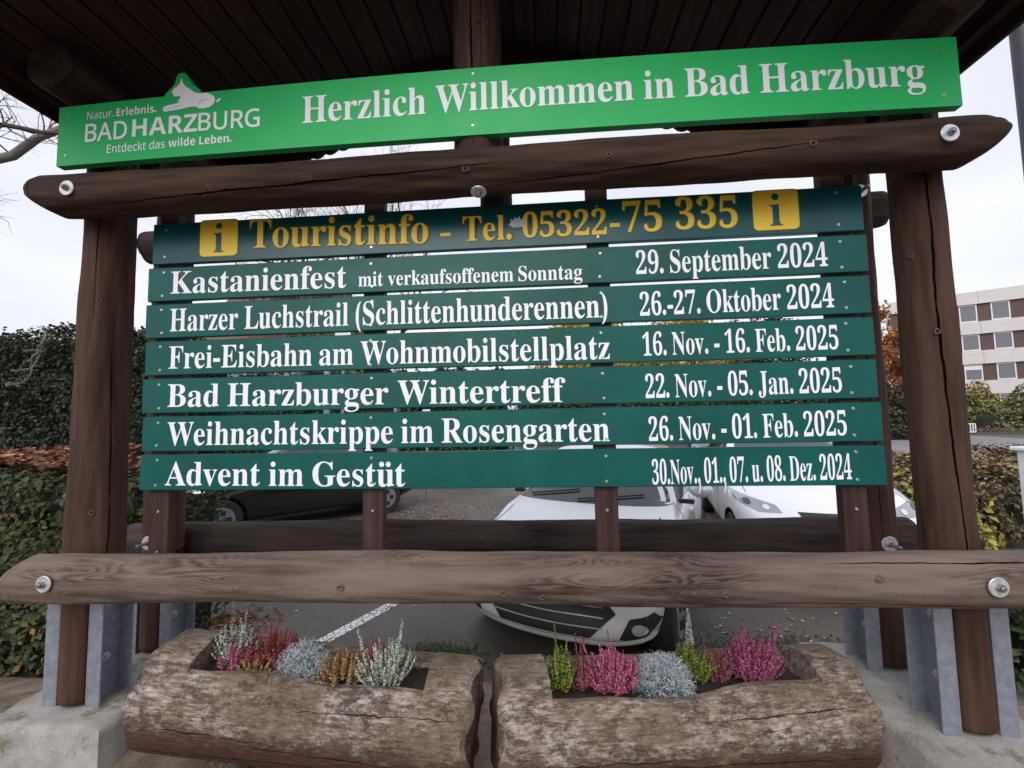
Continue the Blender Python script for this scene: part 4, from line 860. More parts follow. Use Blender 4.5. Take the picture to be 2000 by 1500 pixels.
# ------------------------------------------------------------------ trees
M_bark = flat('grey_brown_bark', (.10, .085, .075), .9, var=.35, vscale=9, bump=.5)
M_barkp = flat('pale_bark', (.22, .20, .18), .9, var=.3, vscale=9, bump=.5)
M_twig = flat('dark_twig', (.055, .042, .036), .9)
def branch(mb, p, d, L, r, depth, rng, spread=.55, tips=None, upb=.15, n=5):
    pts = [np.array(p)]; dd = np.array(d, float); k = 4
    for i in range(k):
        dd = dd+rng.normal(size=3)*.16+np.array([0, 0, upb*.3]); dd /= np.linalg.norm(dd); pts.append(pts[-1]+dd*L/k)
    mb.tube([tuple(q) for q in pts], [r*(1-.55*i/k) for i in range(k+1)], max(3, n), False)
    if depth == 0:
        if tips is not None: tips.extend(pts[2:])
        return
    m = rng.integers(3, 5)
    for i in range(m):
        q = pts[int(rng.integers(2, k+1))]; nd = dd+rng.normal(size=3)*spread; nd /= np.linalg.norm(nd); branch(mb, q, nd, L*rng.uniform(.55, .78), r*.5, depth-1, rng, spread, tips, upb, n-1)
def tree(label, base, H_, r, depth, seed, stops=None, nleaf=0, lsize=.2, crown=.9, bark=M_bark, nlimb=7, trunkf=.35, limbL=.38, cat='tree', twig=None):
    rng = np.random.default_rng(seed); root = tag(empty('tree', base), label, cat); tk = MB(); pts = [(0, 0, -.1)]; x_, y_ = 0, 0
    for i in range(1, 8): x_ += rng.normal()*.05*H_/8; y_ += rng.normal()*.05*H_/8; pts.append((x_, y_, H_*.85*i/7))
    tk.tube(pts, [r*(1-.8*i/7) for i in range(8)], 9, False); tk.build('trunk', bark, root, True)
    lb = MB(); tips = []
    for i in range(nlimb):
        f = trunkf+(1-trunkf)*i/nlimb; k = min(6, int(f*7)); a = rng.uniform(0, 6.28) if i % 2 else i*2.4; p = np.array(pts[k])*(1-(f*7-k))+np.array(pts[k+1])*(f*7-k) if k < 7 else np.array(pts[7])
        d = np.array([math.cos(a)*.8, math.sin(a)*.8, .55+.5*f]); d /= np.linalg.norm(d); branch(lb, p, d, H_*limbL*(1.15-f*.6), r*.42*(1.1-f*.5), depth, rng, .5, tips)
    lb.build('limbs', twig or M_twig, root)
    if nleaf:
        T = np.array(tips); P = T[rng.integers(0, len(T), nleaf)]+rng.normal(size=(nleaf, 3))*H_*.035*crown; V, F = leaf_cloud(P, lsize, rng, None, 1, .7); fast_mesh('crown', V, F, leafmat('crown_%d' % seed, stops, .6, .25), root)
    return root
tree('bare tree with fine twigs behind the middle of the boards', (-8.2, 19, G), 13.5, .22, 4, 31, nlimb=8)
tree('bare tree with fine twigs left of the middle, behind the top board', (-13.5, 22, G), 14, .22, 4, 32, nlimb=8)
ORL = [(0, (.16, .05, .02)), (.5, (.40, .15, .045)), (1, (.60, .30, .09))]; YL = [(0, (.20, .15, .02)), (.5, (.55, .40, .04)), (1, (.75, .58, .12))]
tree('orange autumn tree at the left end of the modern block', (24.6, 32, G), 9.8, .16, 3, 33, ORL, 7000, .26, .6, limbL=.2)
tree('yellow autumn tree behind the right half of the boards', (3.5, 33, G), 8.4, .2, 3, 34, YL, 16000, .28, 1.7, nlimb=9, trunkf=.2)
tree('yellow and orange tree further right behind the boards', (12.0, 36, G), 8.6, .2, 3, 35, [(0, (.2, .12, .02)), (.5, (.50, .30, .05)), (1, (.66, .48, .12))], 16000, .28, 1.7, nlimb=9, trunkf=.2)
tree('reddish brown autumn tree beyond the tall hedge', (-17, 29, G), 11.5, .22, 3, 36, [(0, (.10, .05, .03)), (.5, (.24, .12, .07)), (1, (.36, .2, .12))], 6000, .26, 1.1)
tree('dark fir at the far right behind the boards', (19.5, 38, G), 8.5, .2, 3, 37, DG, 8000, .3, 1.0, trunkf=.1, nlimb=12)
# bare tree whose boughs reach in at the upper left
root = tag(empty('tree', (-15.4, 7.0, G)), 'bare tree reaching in at the upper left with one pale and one dark bough', 'tree')
tk = MB(); tk.tube([(0, 0, -.1), (.1, 0, 3), (.2, .1, 6), (0, .2, 10.5)], [.33, .28, .24, .12], 12, False); tk.build('trunk', M_barkp, root, True)
rng = np.random.default_rng(41); b1 = MB(); P0 = [(.2, .1, 7.1), (1.2, .2, 7.75), (2.3, .25, 8.05), (3.1, .3, 8.2), (3.75, .3, 8.62), (4.7, .4, 9.0), (6.0, .5, 9.3)]
b1.tube(P0, [.17, .14, .115, .10, .09, .07, .03], 9, False)
for i in range(9):
    k = rng.integers(1, 6); branch(b1, np.array(P0[k]), np.array([rng.uniform(-.2, 1), rng.normal()*.4, rng.uniform(-.6, .9)]), rng.uniform(.5, 1.1), .022, 2, rng, .6)
b1.build('bough', M_barkp, root, True)
b2 = MB(); P1_ = [(.2, .1, 7.9), (1.3, 0, 8.5), (2.4, -.1, 8.72), (3.4, -.1, 8.68), (4.4, -.1, 8.42), (5.4, -.1, 8.3)]; b2.tube(P1_, [.10, .075, .065, .055, .045, .02], 7, False)
for i in range(14):
    k = rng.integers(1, 5); branch(b2, np.array(P1_[k]), np.array([rng.uniform(-.3, 1), rng.normal()*.4, rng.uniform(-.5, 1.0)]), rng.uniform(.5, 1.2), .018, 2, rng, .6)
b2.build('bough', M_twig, root, True)

# bushes before the block
def bush(label, c, rx, ry_, rz3, n, size, stops, seed, cat='bush'):
    rng = np.random.default_rng(seed); root = tag(empty('bush', (c[0], c[1], G)), label, cat); d = rng.normal(size=(n, 3)); d /= np.linalg.norm(d, axis=1)[:, None]; d[:, 2] = np.abs(d[:, 2])
    rad = 1-.35*rng.uniform(0, 1, n)**2; lum = 1+.14*np.sin(d[:, 0]*7+seed)+.12*np.sin(d[:, 2]*9+d[:, 1]*5); P = d*np.array([rx, ry_, rz3])*(rad*lum)[:, None]; P[:, 2] += .1
    V, F = leaf_cloud(P, size, rng, d, .9, .65); fast_mesh('foliage', V, F, leafmat('bush_%d' % seed, stops, .6, .15), root)
    mb = MB(); mb.tube([(0, 0, 0), (0, 0, rz3*.4), (0, 0, rz3*.7)], [rx*.6, rx*.62, rx*.3], 12); mb.build('dark_filler', flat('bush_core_%d' % seed, (.02, .022, .012), 1), root); return root  # added solid dark body filling the bush inside its leaf shell
GY = [(0, (.04, .05, .02)), (.5, (.13, .15, .06)), (.85, (.26, .25, .09)), (1, (.5, .36, .12))]; OY = [(0, (.2, .1, .04)), (.5, (.42, .27, .10)), (1, (.62, .48, .2))]
bush('green bush behind the lattice fence before the block', (31.2, 32.2), 2.4, 1.5, 2.5, 5000, .22, GY, 51); bush('yellow-orange bush left of the green one before the block', (28.4, 34.5), 2.0, 1.5, 3.3, 4000, .24, OY, 52)
bush('broad green and yellow bush at the right edge before the block', (35.0, 32.0), 2.6, 1.5, 2.8, 5000, .22, GY, 53); bush('orange bush behind the green bushes before the block', (33.0, 35.5), 3.2, 1.4, 3.6, 4500, .24, OY, 54)
bush('small yellow bush by the street lamp', (26.3, 33.5), 1.2, 1.0, 1.8, 2000, .2, OY, 55)
bush('bright yellow-green sprigs in front of the white cabinet', (4.55, 3.5), .55, .4, .95, 700, .085, [(0, (.2, .2, .03)), (1, (.5, .45, .1))], 56)

bush('yellow bush behind the right half of the boards, left of two', (2.0, 29), 3.2, 1.6, 5.4, 9000, .24, YL, 57); bush('yellow bush behind the right half of the boards, right of two', (8.6, 30), 3.4, 1.6, 5.2, 9000, .24, [(0, (.1, .08, .02)), (.5, (.4, .28, .05)), (1, (.68, .5, .12))], 58)
bush('dark green bush behind the right end of the boards', (16.5, 30), 4.0, 1.6, 5.4, 9000, .24, DG, 59)
# ================================================================== MODERN BLOCK
M_panel = flat('pale_facade_panel', (.62, .58, .57), .7, var=.06, vscale=1.5); M_brown = flat('brown_facade_panel', (.105, .06, .058), .7, var=.08, vscale=2); M_fr = flat('white_window_frame', (.75, .74, .76), .5)
m, n, l, b = newmat('window_glass'); b.inputs['Base Color'].default_value = (.12, .14, .16, 1); b.inputs['Roughness'].default_value = .06; b.inputs['Specular IOR Level'].default_value = 1; M_glass = m
BL = tag(empty('apartment_block', (44.2, 40.7, G)), 'modern flat-roofed block with white bands, brown panels and square windows', 'building')
d2 = Vector((-.816, .578, 0)); n2 = Vector((-.578, -.816, 0)); mt = Matrix((-d2, -n2, Vector((0, 0, 1)))).transposed().to_4x4(); mt.translation = Vector((44.2, 40.7, 0)); BL.matrix_world = mt   # local x = -s, local y = into the block
bands = [(9.68, 11.4), (6.9, 8.5), (4.03, 5.63), (1.17, 2.77)]; S0, S1 = -14.0, 9.45
mb = MB(); mb.box((-(S0+S1)/2, 6.2, 6), (S1-S0-.3, 12, 12)); mb.build('wall', M_brown, BL)
zz = [(-.3, 1.17), (2.77, 4.03), (5.63, 6.9), (8.5, 9.68), (11.4, 12.6)]
for a, c_ in zz:
    s = S0
    while s < S1-.01:
        e = min(s+4.24, S1); mb = MB(); mb.box((-(s+e)/2, .10, (a+c_)/2), (e-s-.02, .26, c_-a)); mb.build('facade_panel', M_panel, BL); s = e
    mb = MB(); mb.box((-S1+.13, 6.2, (a+c_)/2), (.26, 11.9, c_-a)); mb.build('side_panel', M_panel, BL)
for bi, (a, c_) in enumerate(bands):
    k = -7
    while True:
        s = 1.58+2.12*k
        if s > S1-.8: break
        if s > S0+.6:
            mb = MB(); w_, h_2 = 1.12, c_-a-.06; zc = (a+c_)/2
            for xx in (-w_/2, w_/2): mb.box((-s+xx, .17, zc), (.09, .07, h_2))
            for zc2 in (-h_2/2+.045, h_2/2-.045): mb.box((-s, .17, zc+zc2), (w_-.09, .07, .09))
            fo = mb.build('window', M_fr, BL); mb = MB(); mb.box((-s, .185, zc), (w_-.09, .02, h_2-.18)); mb.build('pane', M_glass, fo)
            if bi == 2 and k % 2 == 1:
                mb = MB(); mb.box((-s, .165, zc+h_2*.3), (w_-.1, .02, h_2*.25)); mb.build('blind', M_fr, fo)
        k += 1

# lattice fence, barrier, lamp
FE = tag(empty('lattice_fence'), 'brown criss-cross wooden lattice fence in front of the bushes', 'fence'); mb = MB(); fa, fb = Vector((27.2, 28.6, 0)), Vector((34.5, 25.0, 0)); dd = (fb-fa).normalized(); Lf = (fb-fa).length; s = 0
M_fence = flat('fence_wood', (.13, .10, .08), .9, var=.2)
while s < Lf:
    for sg in (-1, 1):
        p = fa+dd*(s+(0 if sg > 0 else .55)); q = fa+dd*(s+(.55 if sg > 0 else 0)); mb.tube([(p.x, p.y, -.55), (q.x, q.y, .22)], .032, 4)
    s += .2
o = mb.build('lattice', M_fence, FE); tag(o, kind='stuff')
for i in range(5):
    p = fa+dd*Lf*i/4; mb = MB(); mb.tube([(p.x, p.y+.05, -.6), (p.x, p.y+.05, .3)], .05, 8); mb.build('fence_post', M_fence, FE)
def barrier(x_, y_, label, wd=1.1):
    root = tag(empty('barrier', (x_, y_, -.12)), label, 'barrier', 'white barriers by the street'); M_b = M_fr
    mb = MB(); mb.box((0, 0, .62), (wd, .04, .06)); mb.box((0, 0, .1), (wd, .04, .06)); mb.build('rail', M_b, root)
    for i in range(9): mb = MB(); mb.box((-wd/2+wd*i/8, 0, .36), (.055, .03, .46)); mb.build('bar', M_b, root)
barrier(23.3, 28.3, 'short white barred barrier left of the right front post', 1.2); barrier(27.0, 28.3, 'short white barred barrier right of the right post, at the lattice fence', 1.2)
M_lamp = flat('grey_lamp_steel', (.30, .31, .33), .5, .4)
LP = tag(empty('street_lamp', (11.35, 13.4, G)), 'curved grey street lamp between the boards and the right post', 'street lamp'); mb = MB()
mb.tube([(0, 0, 0), (0, 0, 1.6), (-.03, 0, 2.9), (-.2, 0, 3.7), (-.6, 0, 4.5), (-1.25, 0, 5.1)], [.075, .065, .055, .05, .042, .035], 12, False); mb.build('pole', M_lamp, LP, True)
mb = MB(); mb.box((-1.45, 0, 5.13), (.5, .2, .1), bev=.02); mb.build('lamp_head', M_lamp, LP)
o = MB(); o.tube([(8.98, 6.3, G), (8.98, 6.3, 12)], [.17, .15], 24, False); o = o.build('steel_pole', flat('dark_grey_pole', (.055, .057, .065), .5, .3, var=.15, vscale=3), None, True); tag(o, 'thick dark grey pole at the right edge of the picture', 'pole')

# white cabinet
CB = tag(empty('cabinet', (5.80, 3.35, G)), 'white metal service cabinet at the right edge among the shrubs', 'cabinet'); M_cab = flat('white_cabinet_paint', (.72, .73, .78), .4, var=.04)
mb = MB(); mb.box((0, 0, .14), (.70, .34, .28)); mb.build('base', M_conc, CB)
mb = MB(); mb.box((0, 0, .78), (.72, .36, 1.0), bev=.008); mb.build('body', M_cab, CB)
mb = MB(); mb.box((0, 0, 1.305), (.80, .44, .05), bev=.012); mb.build('lid', M_cab, CB)
mb = MB(); mb.box((0, -.187, .78), (.66, .012, .92), bev=.003); dr_ = mb.build('door', M_cab, CB)
mb = MB(); mb.box((-.26, -.20, .62), (.035, .02, .12), bev=.004); mb.build('handle', M_nut, dr_)
mb = MB(); mb.prism([(-.235, 1.07), (-.195, 1.07), (-.215, 1.16)], -.1955, -.1945); mb.build('warning_mark', flat('sticker_grey', (.12, .12, .16), .5), dr_)

# house beyond, plates and poles seen through the gaps
HS = tag(empty('house', (-21, 33, G)), 'house with a brown tiled roof far behind the left half of the boards', 'building')
mb = MB(); mb.box((0, 0, 3.6), (9.5, 9, 7.2)); mb.build('wall', flat('house_render', (.30, .25, .22), .9, var=.1), HS)
mb = MB(); mb.add([(-5.2, -5, 7), (5.2, -5, 7), (5.2, 5, 7), (-5.2, 5, 7), (-5.2, 0, 12.6), (5.2, 0, 12.6)], [(0, 1, 5, 4), (2, 3, 4, 5), (0, 4, 3), (1, 2, 5), (3, 2, 1, 0)]); mb.build('roof', flat('roof_tile', (.15, .085, .065), .8, var=.35, vscale=3), HS)
for i in range(4):
    for zz_ in (1.9, 4.8):
        mb = MB(); mb.box((-3.4+2.3*i, -4.52, zz_), (1.1, .08, 1.3)); f_ = mb.build('window', M_fr, HS); mb = MB(); mb.box((-3.4+2.3*i, -4.57, zz_), (.94, .03, 1.14)); mb.build('pane', M_glass, f_)
def plate(x_, y_, z_, w_, h_2, label, txt=None):
    root = tag(empty('sign_plate', (x_, y_, G)), label, 'sign'); mb = MB(); mb.tube([(0, .03, 0), (0, .03, z_-G+h_2/2)], .03, 8); mb.build('pole', M_lamp, root); mb = MB(); mb.box((0, 0, z_-G), (w_, .01, h_2), bev=.003); p = mb.build('plate', M_fr, root)
    if txt:
        V, F = raw_text(txt); A = np.array(V); s = h_2*.6/A[:, 1].max(); mb = MB(); mb.add([((a-A[:, 0].max()/2)*s, -.007, z_-G-h_2*.3+b_*s) for a, b_ in V], F); mb.build('lettering', flat('blue_print'+txt, (.05, .09, .3), .5), p)
    return root
plate(-4.25, 7.6, 3.32, .36, .42, 'white plate with blue number seen between the second and third event boards', '57')
plate(-2.35, 7.6, 1.66, .17, .22, 'small white and blue plate seen between the lower boards', 'P')
for x_, r_, lab in ((-5.95, .085, 'thicker grey post in front of the far hedge'), (-3.95, .05, 'thin grey post in front of the far hedge')):
    mb = MB(); mb.tube([(x_, 10.2, G), (x_, 10.2, 3.0)], r_, 10); o = mb.build('grey_post', M_lamp); tag(o, lab, 'post')

# ================================================================== CARS
M_tyre = flat('tyre_rubber', (.02, .02, .02), .8); M_plastic = flat('black_plastic', (.018, .018, .019), .5); M_rim = flat('alloy_rim', (.42, .43, .45), .35, .8); M_chrome = flat('chrome', (.7, .7, .72), .15, 1)
m, n, l, b = newmat('car_glass'); b.inputs['Base Color'].default_value = (.03, .035, .04, 1); b.inputs['Roughness'].default_value = .04; b.inputs['Specular IOR Level'].default_value = .9; M_cglass = m
m, n, l, b = newmat('lamp_glass'); b.inputs['Base Color'].default_value = (.35, .36, .39, 1); b.inputs['Roughness'].default_value = .12; b.inputs['Metallic'].default_value = .6; b.inputs['Coat Weight'].default_value = 1; M_lampg = m
m, n, l, b = newmat('fog_reflector'); b.inputs['Base Color'].default_value = (.85, .86, .9, 1); b.inputs['Roughness'].default_value = .2; b.inputs['Metallic'].default_value = .8; M_refl = m
def interp(t, ks):
    if t <= ks[0][0]: return ks[0][1]
    for (a, va), (b_, vb) in zip(ks, ks[1:]):
        if t <= b_: f = (t-a)/(b_-a); return va+(vb-va)*f
    return ks[-1][1]
def car(label, pos, rz, L, W, Hh, paint_, hood=(.62, .86, .95), wbase=.98, roof0=1.72, wr=.30, axf=.72, axr=.55, detail=True):
    root = tag(empty('car', (pos[0], pos[1], G), rz), label, 'car', 'parked cars')
    zt = [(0, hood[0]), (.10, hood[0]+.10), (.32, hood[1]-.02), (.6, hood[1]+.03), (wbase, hood[2]), (roof0, Hh-.03), (roof0+.45, Hh), (L-1.0, Hh-.03), (L-.45, Hh-.16), (L-.12, .98), (L, .82)]
    zs = [(0, hood[0]-.06), (.10, hood[0]+.0), (.32, hood[1]-.10), (.6, hood[1]-.06), (wbase, hood[2]-.05), (roof0+.4, hood[2]-.02), (L-.6, hood[2]+.04), (L-.12, .90), (L, .74)]
    zl = [(0, .26), (.12, .19), (.5, .18), (L-.4, .19), (L, .30)]
    wd = [(0, .80), (.10, .875), (.3, .945), (.7, .99), (1.2, 1), (L-.8, .99), (L-.25, .93), (L, .82)]
    wro = [(0, .62), (wbase, .70), (wbase+.12, .74), (roof0, .70), (L-.8, .69), (L-.3, .72), (L, .66)]
    st = [0, .05, .12, .22, .35, .5, .68, .85, wbase, wbase+.2, wbase+.45, roof0, roof0+.3, roof0+.8, L-1.2, L-.9, L-.6, L-.35, L-.15, L-.05, L]
    bm = bmesh.new(); rows = []
    for y_ in st:
        w2 = W/2*interp(y_, wd); a, s_, t_ = interp(y_, zl), interp(y_, zs), interp(y_, zt); wrf = W/2*interp(y_, wro); cab = 1 if wbase+.1 < y_ < L-.2 else 0
        h = t_-s_; row = [(0, a), (.8*w2, a), (.965*w2, a+.10), (w2, a+(s_-a)*.45), (.995*w2, a+(s_-a)*.8), (.955*w2, s_)]
        row += [(.5*(.945*w2+wrf), s_+h*.5), (wrf, t_-.06*cab-.2*h*(1-cab)), (wrf*.8, t_-.012), (0, t_)] if cab else [(.90*w2, s_+h*.45), (.72*w2, s_+h*.82), (.45*w2, s_+h*.96), (0, t_)]
        pts = [(x_, z_) for x_, z_ in row]+[(-x_, z_) for x_, z_ in row[-2:0:-1]]
        vs_ = []
        for x_, z_ in pts:
            q = (x_/(W/2))**2; yo = .22*q*max(0, 1-y_/1.9)-(.12*q*max(0, 1-(L-y_)/1.0)); vs_.append(bm.verts.new((x_, y_+yo, z_)))
        rows.append(vs_)
    m_ = len(rows[0])
    for i in range(len(rows)-1):
        for j in range(m_): bm.faces.new((rows[i][j], rows[i][(j+1) % m_], rows[i+1][(j+1) % m_], rows[i+1][j]))
    for rw, fl in ((rows[0], True), (rows[-1], False)):   # caps: one inner ring then an n-gon
        c = sum((v.co for v in rw), Vector())/m_; inn = [bm.verts.new(c+(v.co-c)*.6+Vector((0, -.012 if fl else .012, 0))) for v in rw]
        for j in range(m_):
            q = (rw[j], inn[j], inn[(j+1) % m_], rw[(j+1) % m_]); bm.faces.new(q if fl else q[::-1])
        bm.faces.new(inn[::-1] if not fl else inn)
    bmesh.ops.recalc_face_normals(bm, faces=bm.faces[:])
    me = bpy.data.meshes.new('body'); bm.to_mesh(me); bm.free(); tmp = bpy.data.objects.new('tmp', me); COL.objects.link(tmp)
    md = tmp.modifiers.new('s', 'SUBSURF'); md.levels = 3; md.render_levels = 3
    for k, yy in ((0, axf), (1, L-axr)):   # wheel wells
        for sg in (-1, 1):
            cm = MB(); cm.tube([(sg*(W/2-.24), yy, wr+.0), (sg*(W/2+.2), yy, wr)], wr+.055, 40); cb_ = cm.build('cut', M_plastic); bo = tmp.modifiers.new('b', 'BOOLEAN'); bo.operation = 'DIFFERENCE'; bo.object = cb_; bo.solver = 'EXACT'; cb_['tmp'] = 1
    bpy.context.view_layer.update(); ev = tmp.evaluated_get(bpy.context.evaluated_depsgraph_get()); m2 = bpy.data.meshes.new_from_object(ev); m2.name = 'body'
    for o_ in [x for x in bpy.data.objects if x.get('tmp')]: bpy.data.objects.remove(o_)
    bpy.data.objects.remove(tmp); m2.materials.clear(); body = link('body', m2, paint_, root, True)
    m2.materials.append(M_plastic)
    for p in m2.polygons:
        c = p.center
        if c.z < .225 or (c.z < .30 and abs(p.normal.z) > .6): p.material_index = 1
        for yy in (axf, L-axr):
            if abs(math.hypot(c.y-yy, c.z-wr)-(wr+.055)) < .006 and abs(p.normal.x) < .3 and abs(c.x) > W/2-.26: p.material_index = 1
            if math.hypot(c.y-yy, c.z-wr) < wr+.05 and abs(c.x) < W/2-.2 and abs(p.normal.x) > .9 and abs(c.x) > W/2-.27: p.material_index = 1
    try: m2.set_sharp_from_angle(angle=R(50))
    except Exception: pass
    bvh = BVHTree.FromPolygons([v.co for v in m2.vertices], [tuple(p.vertices) for p in m2.polygons])
    def decal(poly, axis, mat, name, lift=.004, side=1, rings=7, par=None):
        # resample the outline
        P = [Vector(p) for p in poly]; seg = []; 
        for a, b_ in zip(P, P[1:]+P[:1]): 
            k = max(2, int((b_-a).length/.03)); seg += [a.lerp(b_, i/k) for i in range(k)]
        c = sum(seg, Vector((0, 0)))/len(seg); V = []; F = []; nn = len(seg)
        def hit(p):
            if axis == 'y': h_ = bvh.ray_cast(Vector((p.x, -2, p.y)), Vector((0, 1, 0)))
            elif axis == 'z': h_ = bvh.ray_cast(Vector((p.x, p.y, 3)), Vector((0, 0, -1)))
            else: h_ = bvh.ray_cast(Vector((side*3, p.x, p.y)), Vector((-side, 0, 0)))
            if h_[0] is None: return None
            nrm = h_[1]; nrm = nrm if nrm.dot(Vector((0, -1, 0)) if axis == 'y' else (Vector((0, 0, 1)) if axis == 'z' else Vector((side, 0, 0)))) > 0 else -nrm
            return h_[0]+nrm*lift
        last = hit(c) or Vector((c.x, 0, c.y)); V.append(last)
        for r_ in range(1, rings+1):
            for p in seg:
                q = hit(c+(p-c)*r_/rings); last = q or last; V.append(last)
        for j in range(nn): F.append((0, 1+j, 1+(j+1) % nn))
        for r_ in range(rings-1):
            for j in range(nn): a = 1+r_*nn; F.append((a+j, a+nn+j, a+nn+(j+1) % nn, a+(j+1) % nn))
        mb = MB(); mb.add(V, F); return mb.build(name, mat, par or root, True)
    hb = hood[2]
    # windscreen and side windows
    decal([(-.60*W/1.0*.78, hb+.03), (.60*W*.78, hb+.03), (.47*W*.76, Hh-.10), (.2*W, Hh-.075), (-.2*W, Hh-.075), (-.47*W*.76, Hh-.10)], 'y', M_cglass, 'windscreen', rings=9)
    for sg in (-1, 1):
        for k, (a0, a1, b0, b1) in enumerate(((wbase+.42, L*.52, roof0+.12, L*.52), (L*.52+.08, L-.62, L*.52+.08, L-.85))):
            decal([(a0, hb+.03), (a1, hb+.04), (b1, Hh-.13), (b0, Hh-.13)], 'x', M_cglass, 'side_window', side=sg)
        decal([(wbase-.30, .34), (wbase+1.25, .34), (wbase+1.25, .352), (wbase-.30, .352)], 'x', M_plastic, 'trim_strip', side=sg, rings=2)
        for dy in (wbase+.32, L*.52+.05):
            decal([(dy, .30), (dy+.008, .30), (dy+.008, hb+.02), (dy, hb+.02)], 'x', M_plastic, 'door_gap', side=sg, rings=2, lift=.002)
        h = bvh.ray_cast(Vector((sg*3, L*.52-.12, hb-.09)), Vector((-sg, 0, 0)))[0]
        if h: mb = MB(); mb.box((h.x+sg*.012, L*.52-.12, hb-.09), (.03, .16, .028), bev=.006); autosmooth(mb.build('door_handle', paint_, root))
        # mirror
        mx_ = sg*(W/2+.09); mb = MB(); V = []; ny, nx2 = 10, 16
        for i in range(ny+1):
            ph_ = math.pi*i/ny
            for j in range(nx2): t = 2*math.pi*j/nx2; V.append((mx_+.105*math.sin(ph_)*math.cos(t), wbase+.55-.075*math.cos(ph_), hb+.13+.075*math.sin(ph_)*math.sin(t)))
        mb.add(V, [(i*nx2+j, i*nx2+(j+1) % nx2, i*nx2+nx2+(j+1) % nx2, i*nx2+nx2+j) for i in range(ny) for j in range(nx2)]); mi = mb.build('mirror', paint_, root, True)
        mb = MB(); mb.box((sg*(W/2-.02), wbase+.48, hb+.03), (.12, .05, .035)); mb.build('mirror_arm', M_plastic, mi)
        for yy in (axf, L-axr):
            wx = sg*(W/2-.015); V = MB(); V.tube([(wx-sg*.20, yy, wr), (wx-sg*.19, yy, wr), (wx-sg*.02, yy, wr), (wx, yy, wr)], [wr*.93, wr, wr, wr*.93], 36, True); wh = V.build('wheel', M_tyre, root); autosmooth(wh)
            mb = MB(); mb.tube([(wx-sg*.01, yy, wr), (wx+sg*.004, yy, wr)], [wr*.66, wr*.64], 36); rim_ = mb.build('rim', M_rim if detail else M_plastic, wh)
            mb = MB()
            for k in range(5): a = k*2*math.pi/5; mb.box((wx+sg*.008, yy+math.cos(a)*wr*.36, wr+math.sin(a)*wr*.36), (.012, .07, .07))
            mb.build('rim_opening', M_plastic, wh)
    for sg in (-1, 1):
        hx = W/2
        decal([(sg*hx*.52, hood[1]-.17), (sg*hx*.74, hood[1]-.18), (sg*hx*.92, hood[1]-.12), (sg*hx*.95, hood[1]-.03), (sg*hx*.80, hood[1]-.06), (sg*hx*.56, hood[1]-.11)], 'y', M_lampg, 'headlight')
        decal(arc_poly(sg*.66*hx, hood[1]-.135, .030, .022, 12), 'y', M_refl, 'headlight_reflector', lift=.009, rings=3)
        decal(arc_poly(sg*.83*hx, hood[1]-.105, .034, .028, 12), 'y', M_cglass, 'headlight_bowl', lift=.008, rings=3)
        decal([(sg*.80*hx, .42), (sg*.808*hx, .42), (sg*.80*hx, wbase+.02), (sg*.79*hx, wbase+.02)], 'z', M_plastic, 'bonnet_gap', lift=.002, rings=2)
        f_ = decal([(sg*.62*hx, .285), (sg*.70*hx, .42), (sg*.86*hx, .45), (sg*.90*hx, .38), (sg*.80*hx, .29)], 'y', M_plastic, 'fog_lamp_recess')
        decal(arc_poly(sg*.765*hx, .355, .045, .038, 14), 'y', M_refl, 'fog_lamp', lift=.012, par=f_)
    gi = decal([(-.50*hx, .54), (.50*hx, .54), (.60*hx, .44), (.40*hx, .275), (-.40*hx, .275), (-.60*hx, .44)], 'y', M_plastic, 'lower_grille')
    for zz_ in (.335, .40, .47): decal([(-.5*hx, zz_), (.5*hx, zz_), (.5*hx, zz_+.008), (-.5*hx, zz_+.008)], 'y', M_chrome if zz_ == .47 else M_rim, 'grille_bar', lift=.012, rings=2, par=gi)
    decal([(-.60*hx, .305), (-.88*hx, .36), (-.92*hx, .44), (-.955*hx, .44), (-.93*hx, .34), (-.66*hx, .275), (.66*hx, .275), (.93*hx, .34), (.955*hx, .44), (.92*hx, .44), (.88*hx, .36), (.60*hx, .305)], 'y', paint_, 'bumper_lip', lift=.016, rings=1) if False else None
    V = []
    pts = [(-.97, .44), (-.93, .34), (-.82, .272), (-.5, .246), (0, .238), (.5, .246), (.82, .272), (.93, .34), (.97, .44)]; res = []
    for i in range(8):
        for q in range(6): t = q/6; a, b_ = Vector(pts[i]), Vector(pts[i+1]); res.append(a.lerp(b_, t))
    for p in res:
        h = bvh.ray_cast(Vector((p.x*hx, -2, p.y)), Vector((0, 1, 0)))
        if h[0]:
            V += [h[0]+Vector((0, -.014, .018)), h[0]+Vector((0, -.016, -.012)), h[0]+Vector((0, .01, -.03))]
    mb = MB(); k_ = len(V)//3; mb.add(V, [(3*i+a, 3*i+3+a, 3*i+4+a, 3*i+1+a) for i in range(k_-1) for a in (0, 1)]); mb.build('bumper_lip', paint_, root, True)
    decal([(-.30, hood[0]+.02), (.30, hood[0]+.02), (.34, hood[0]+.09), (-.34, hood[0]+.09)], 'y', M_plastic, 'upper_grille')
    decal([(-.26, .585), (.26, .585), (.26, .695), (-.26, .695)], 'y', M_fr, 'number_plate', lift=.02)
    # wipers
    for a, b_ in (((-.05, hb+.05), (.52, hb+.10)), ((-.55, hb+.06), (-.06, hb+.12))):
        pp = []
        for i in range(8):
            q = Vector(a).lerp(Vector(b_), i/7); h = bvh.ray_cast(Vector((q.x, -2, q.y)), Vector((0, 1, 0)))
            if h[0]: pp.append(h[0]+Vector((0, -.02, .012)))
        if len(pp) > 2: mb = MB(); mb.tube(pp, .008, 5); mb.build('wiper', M_plastic, root)
    return root
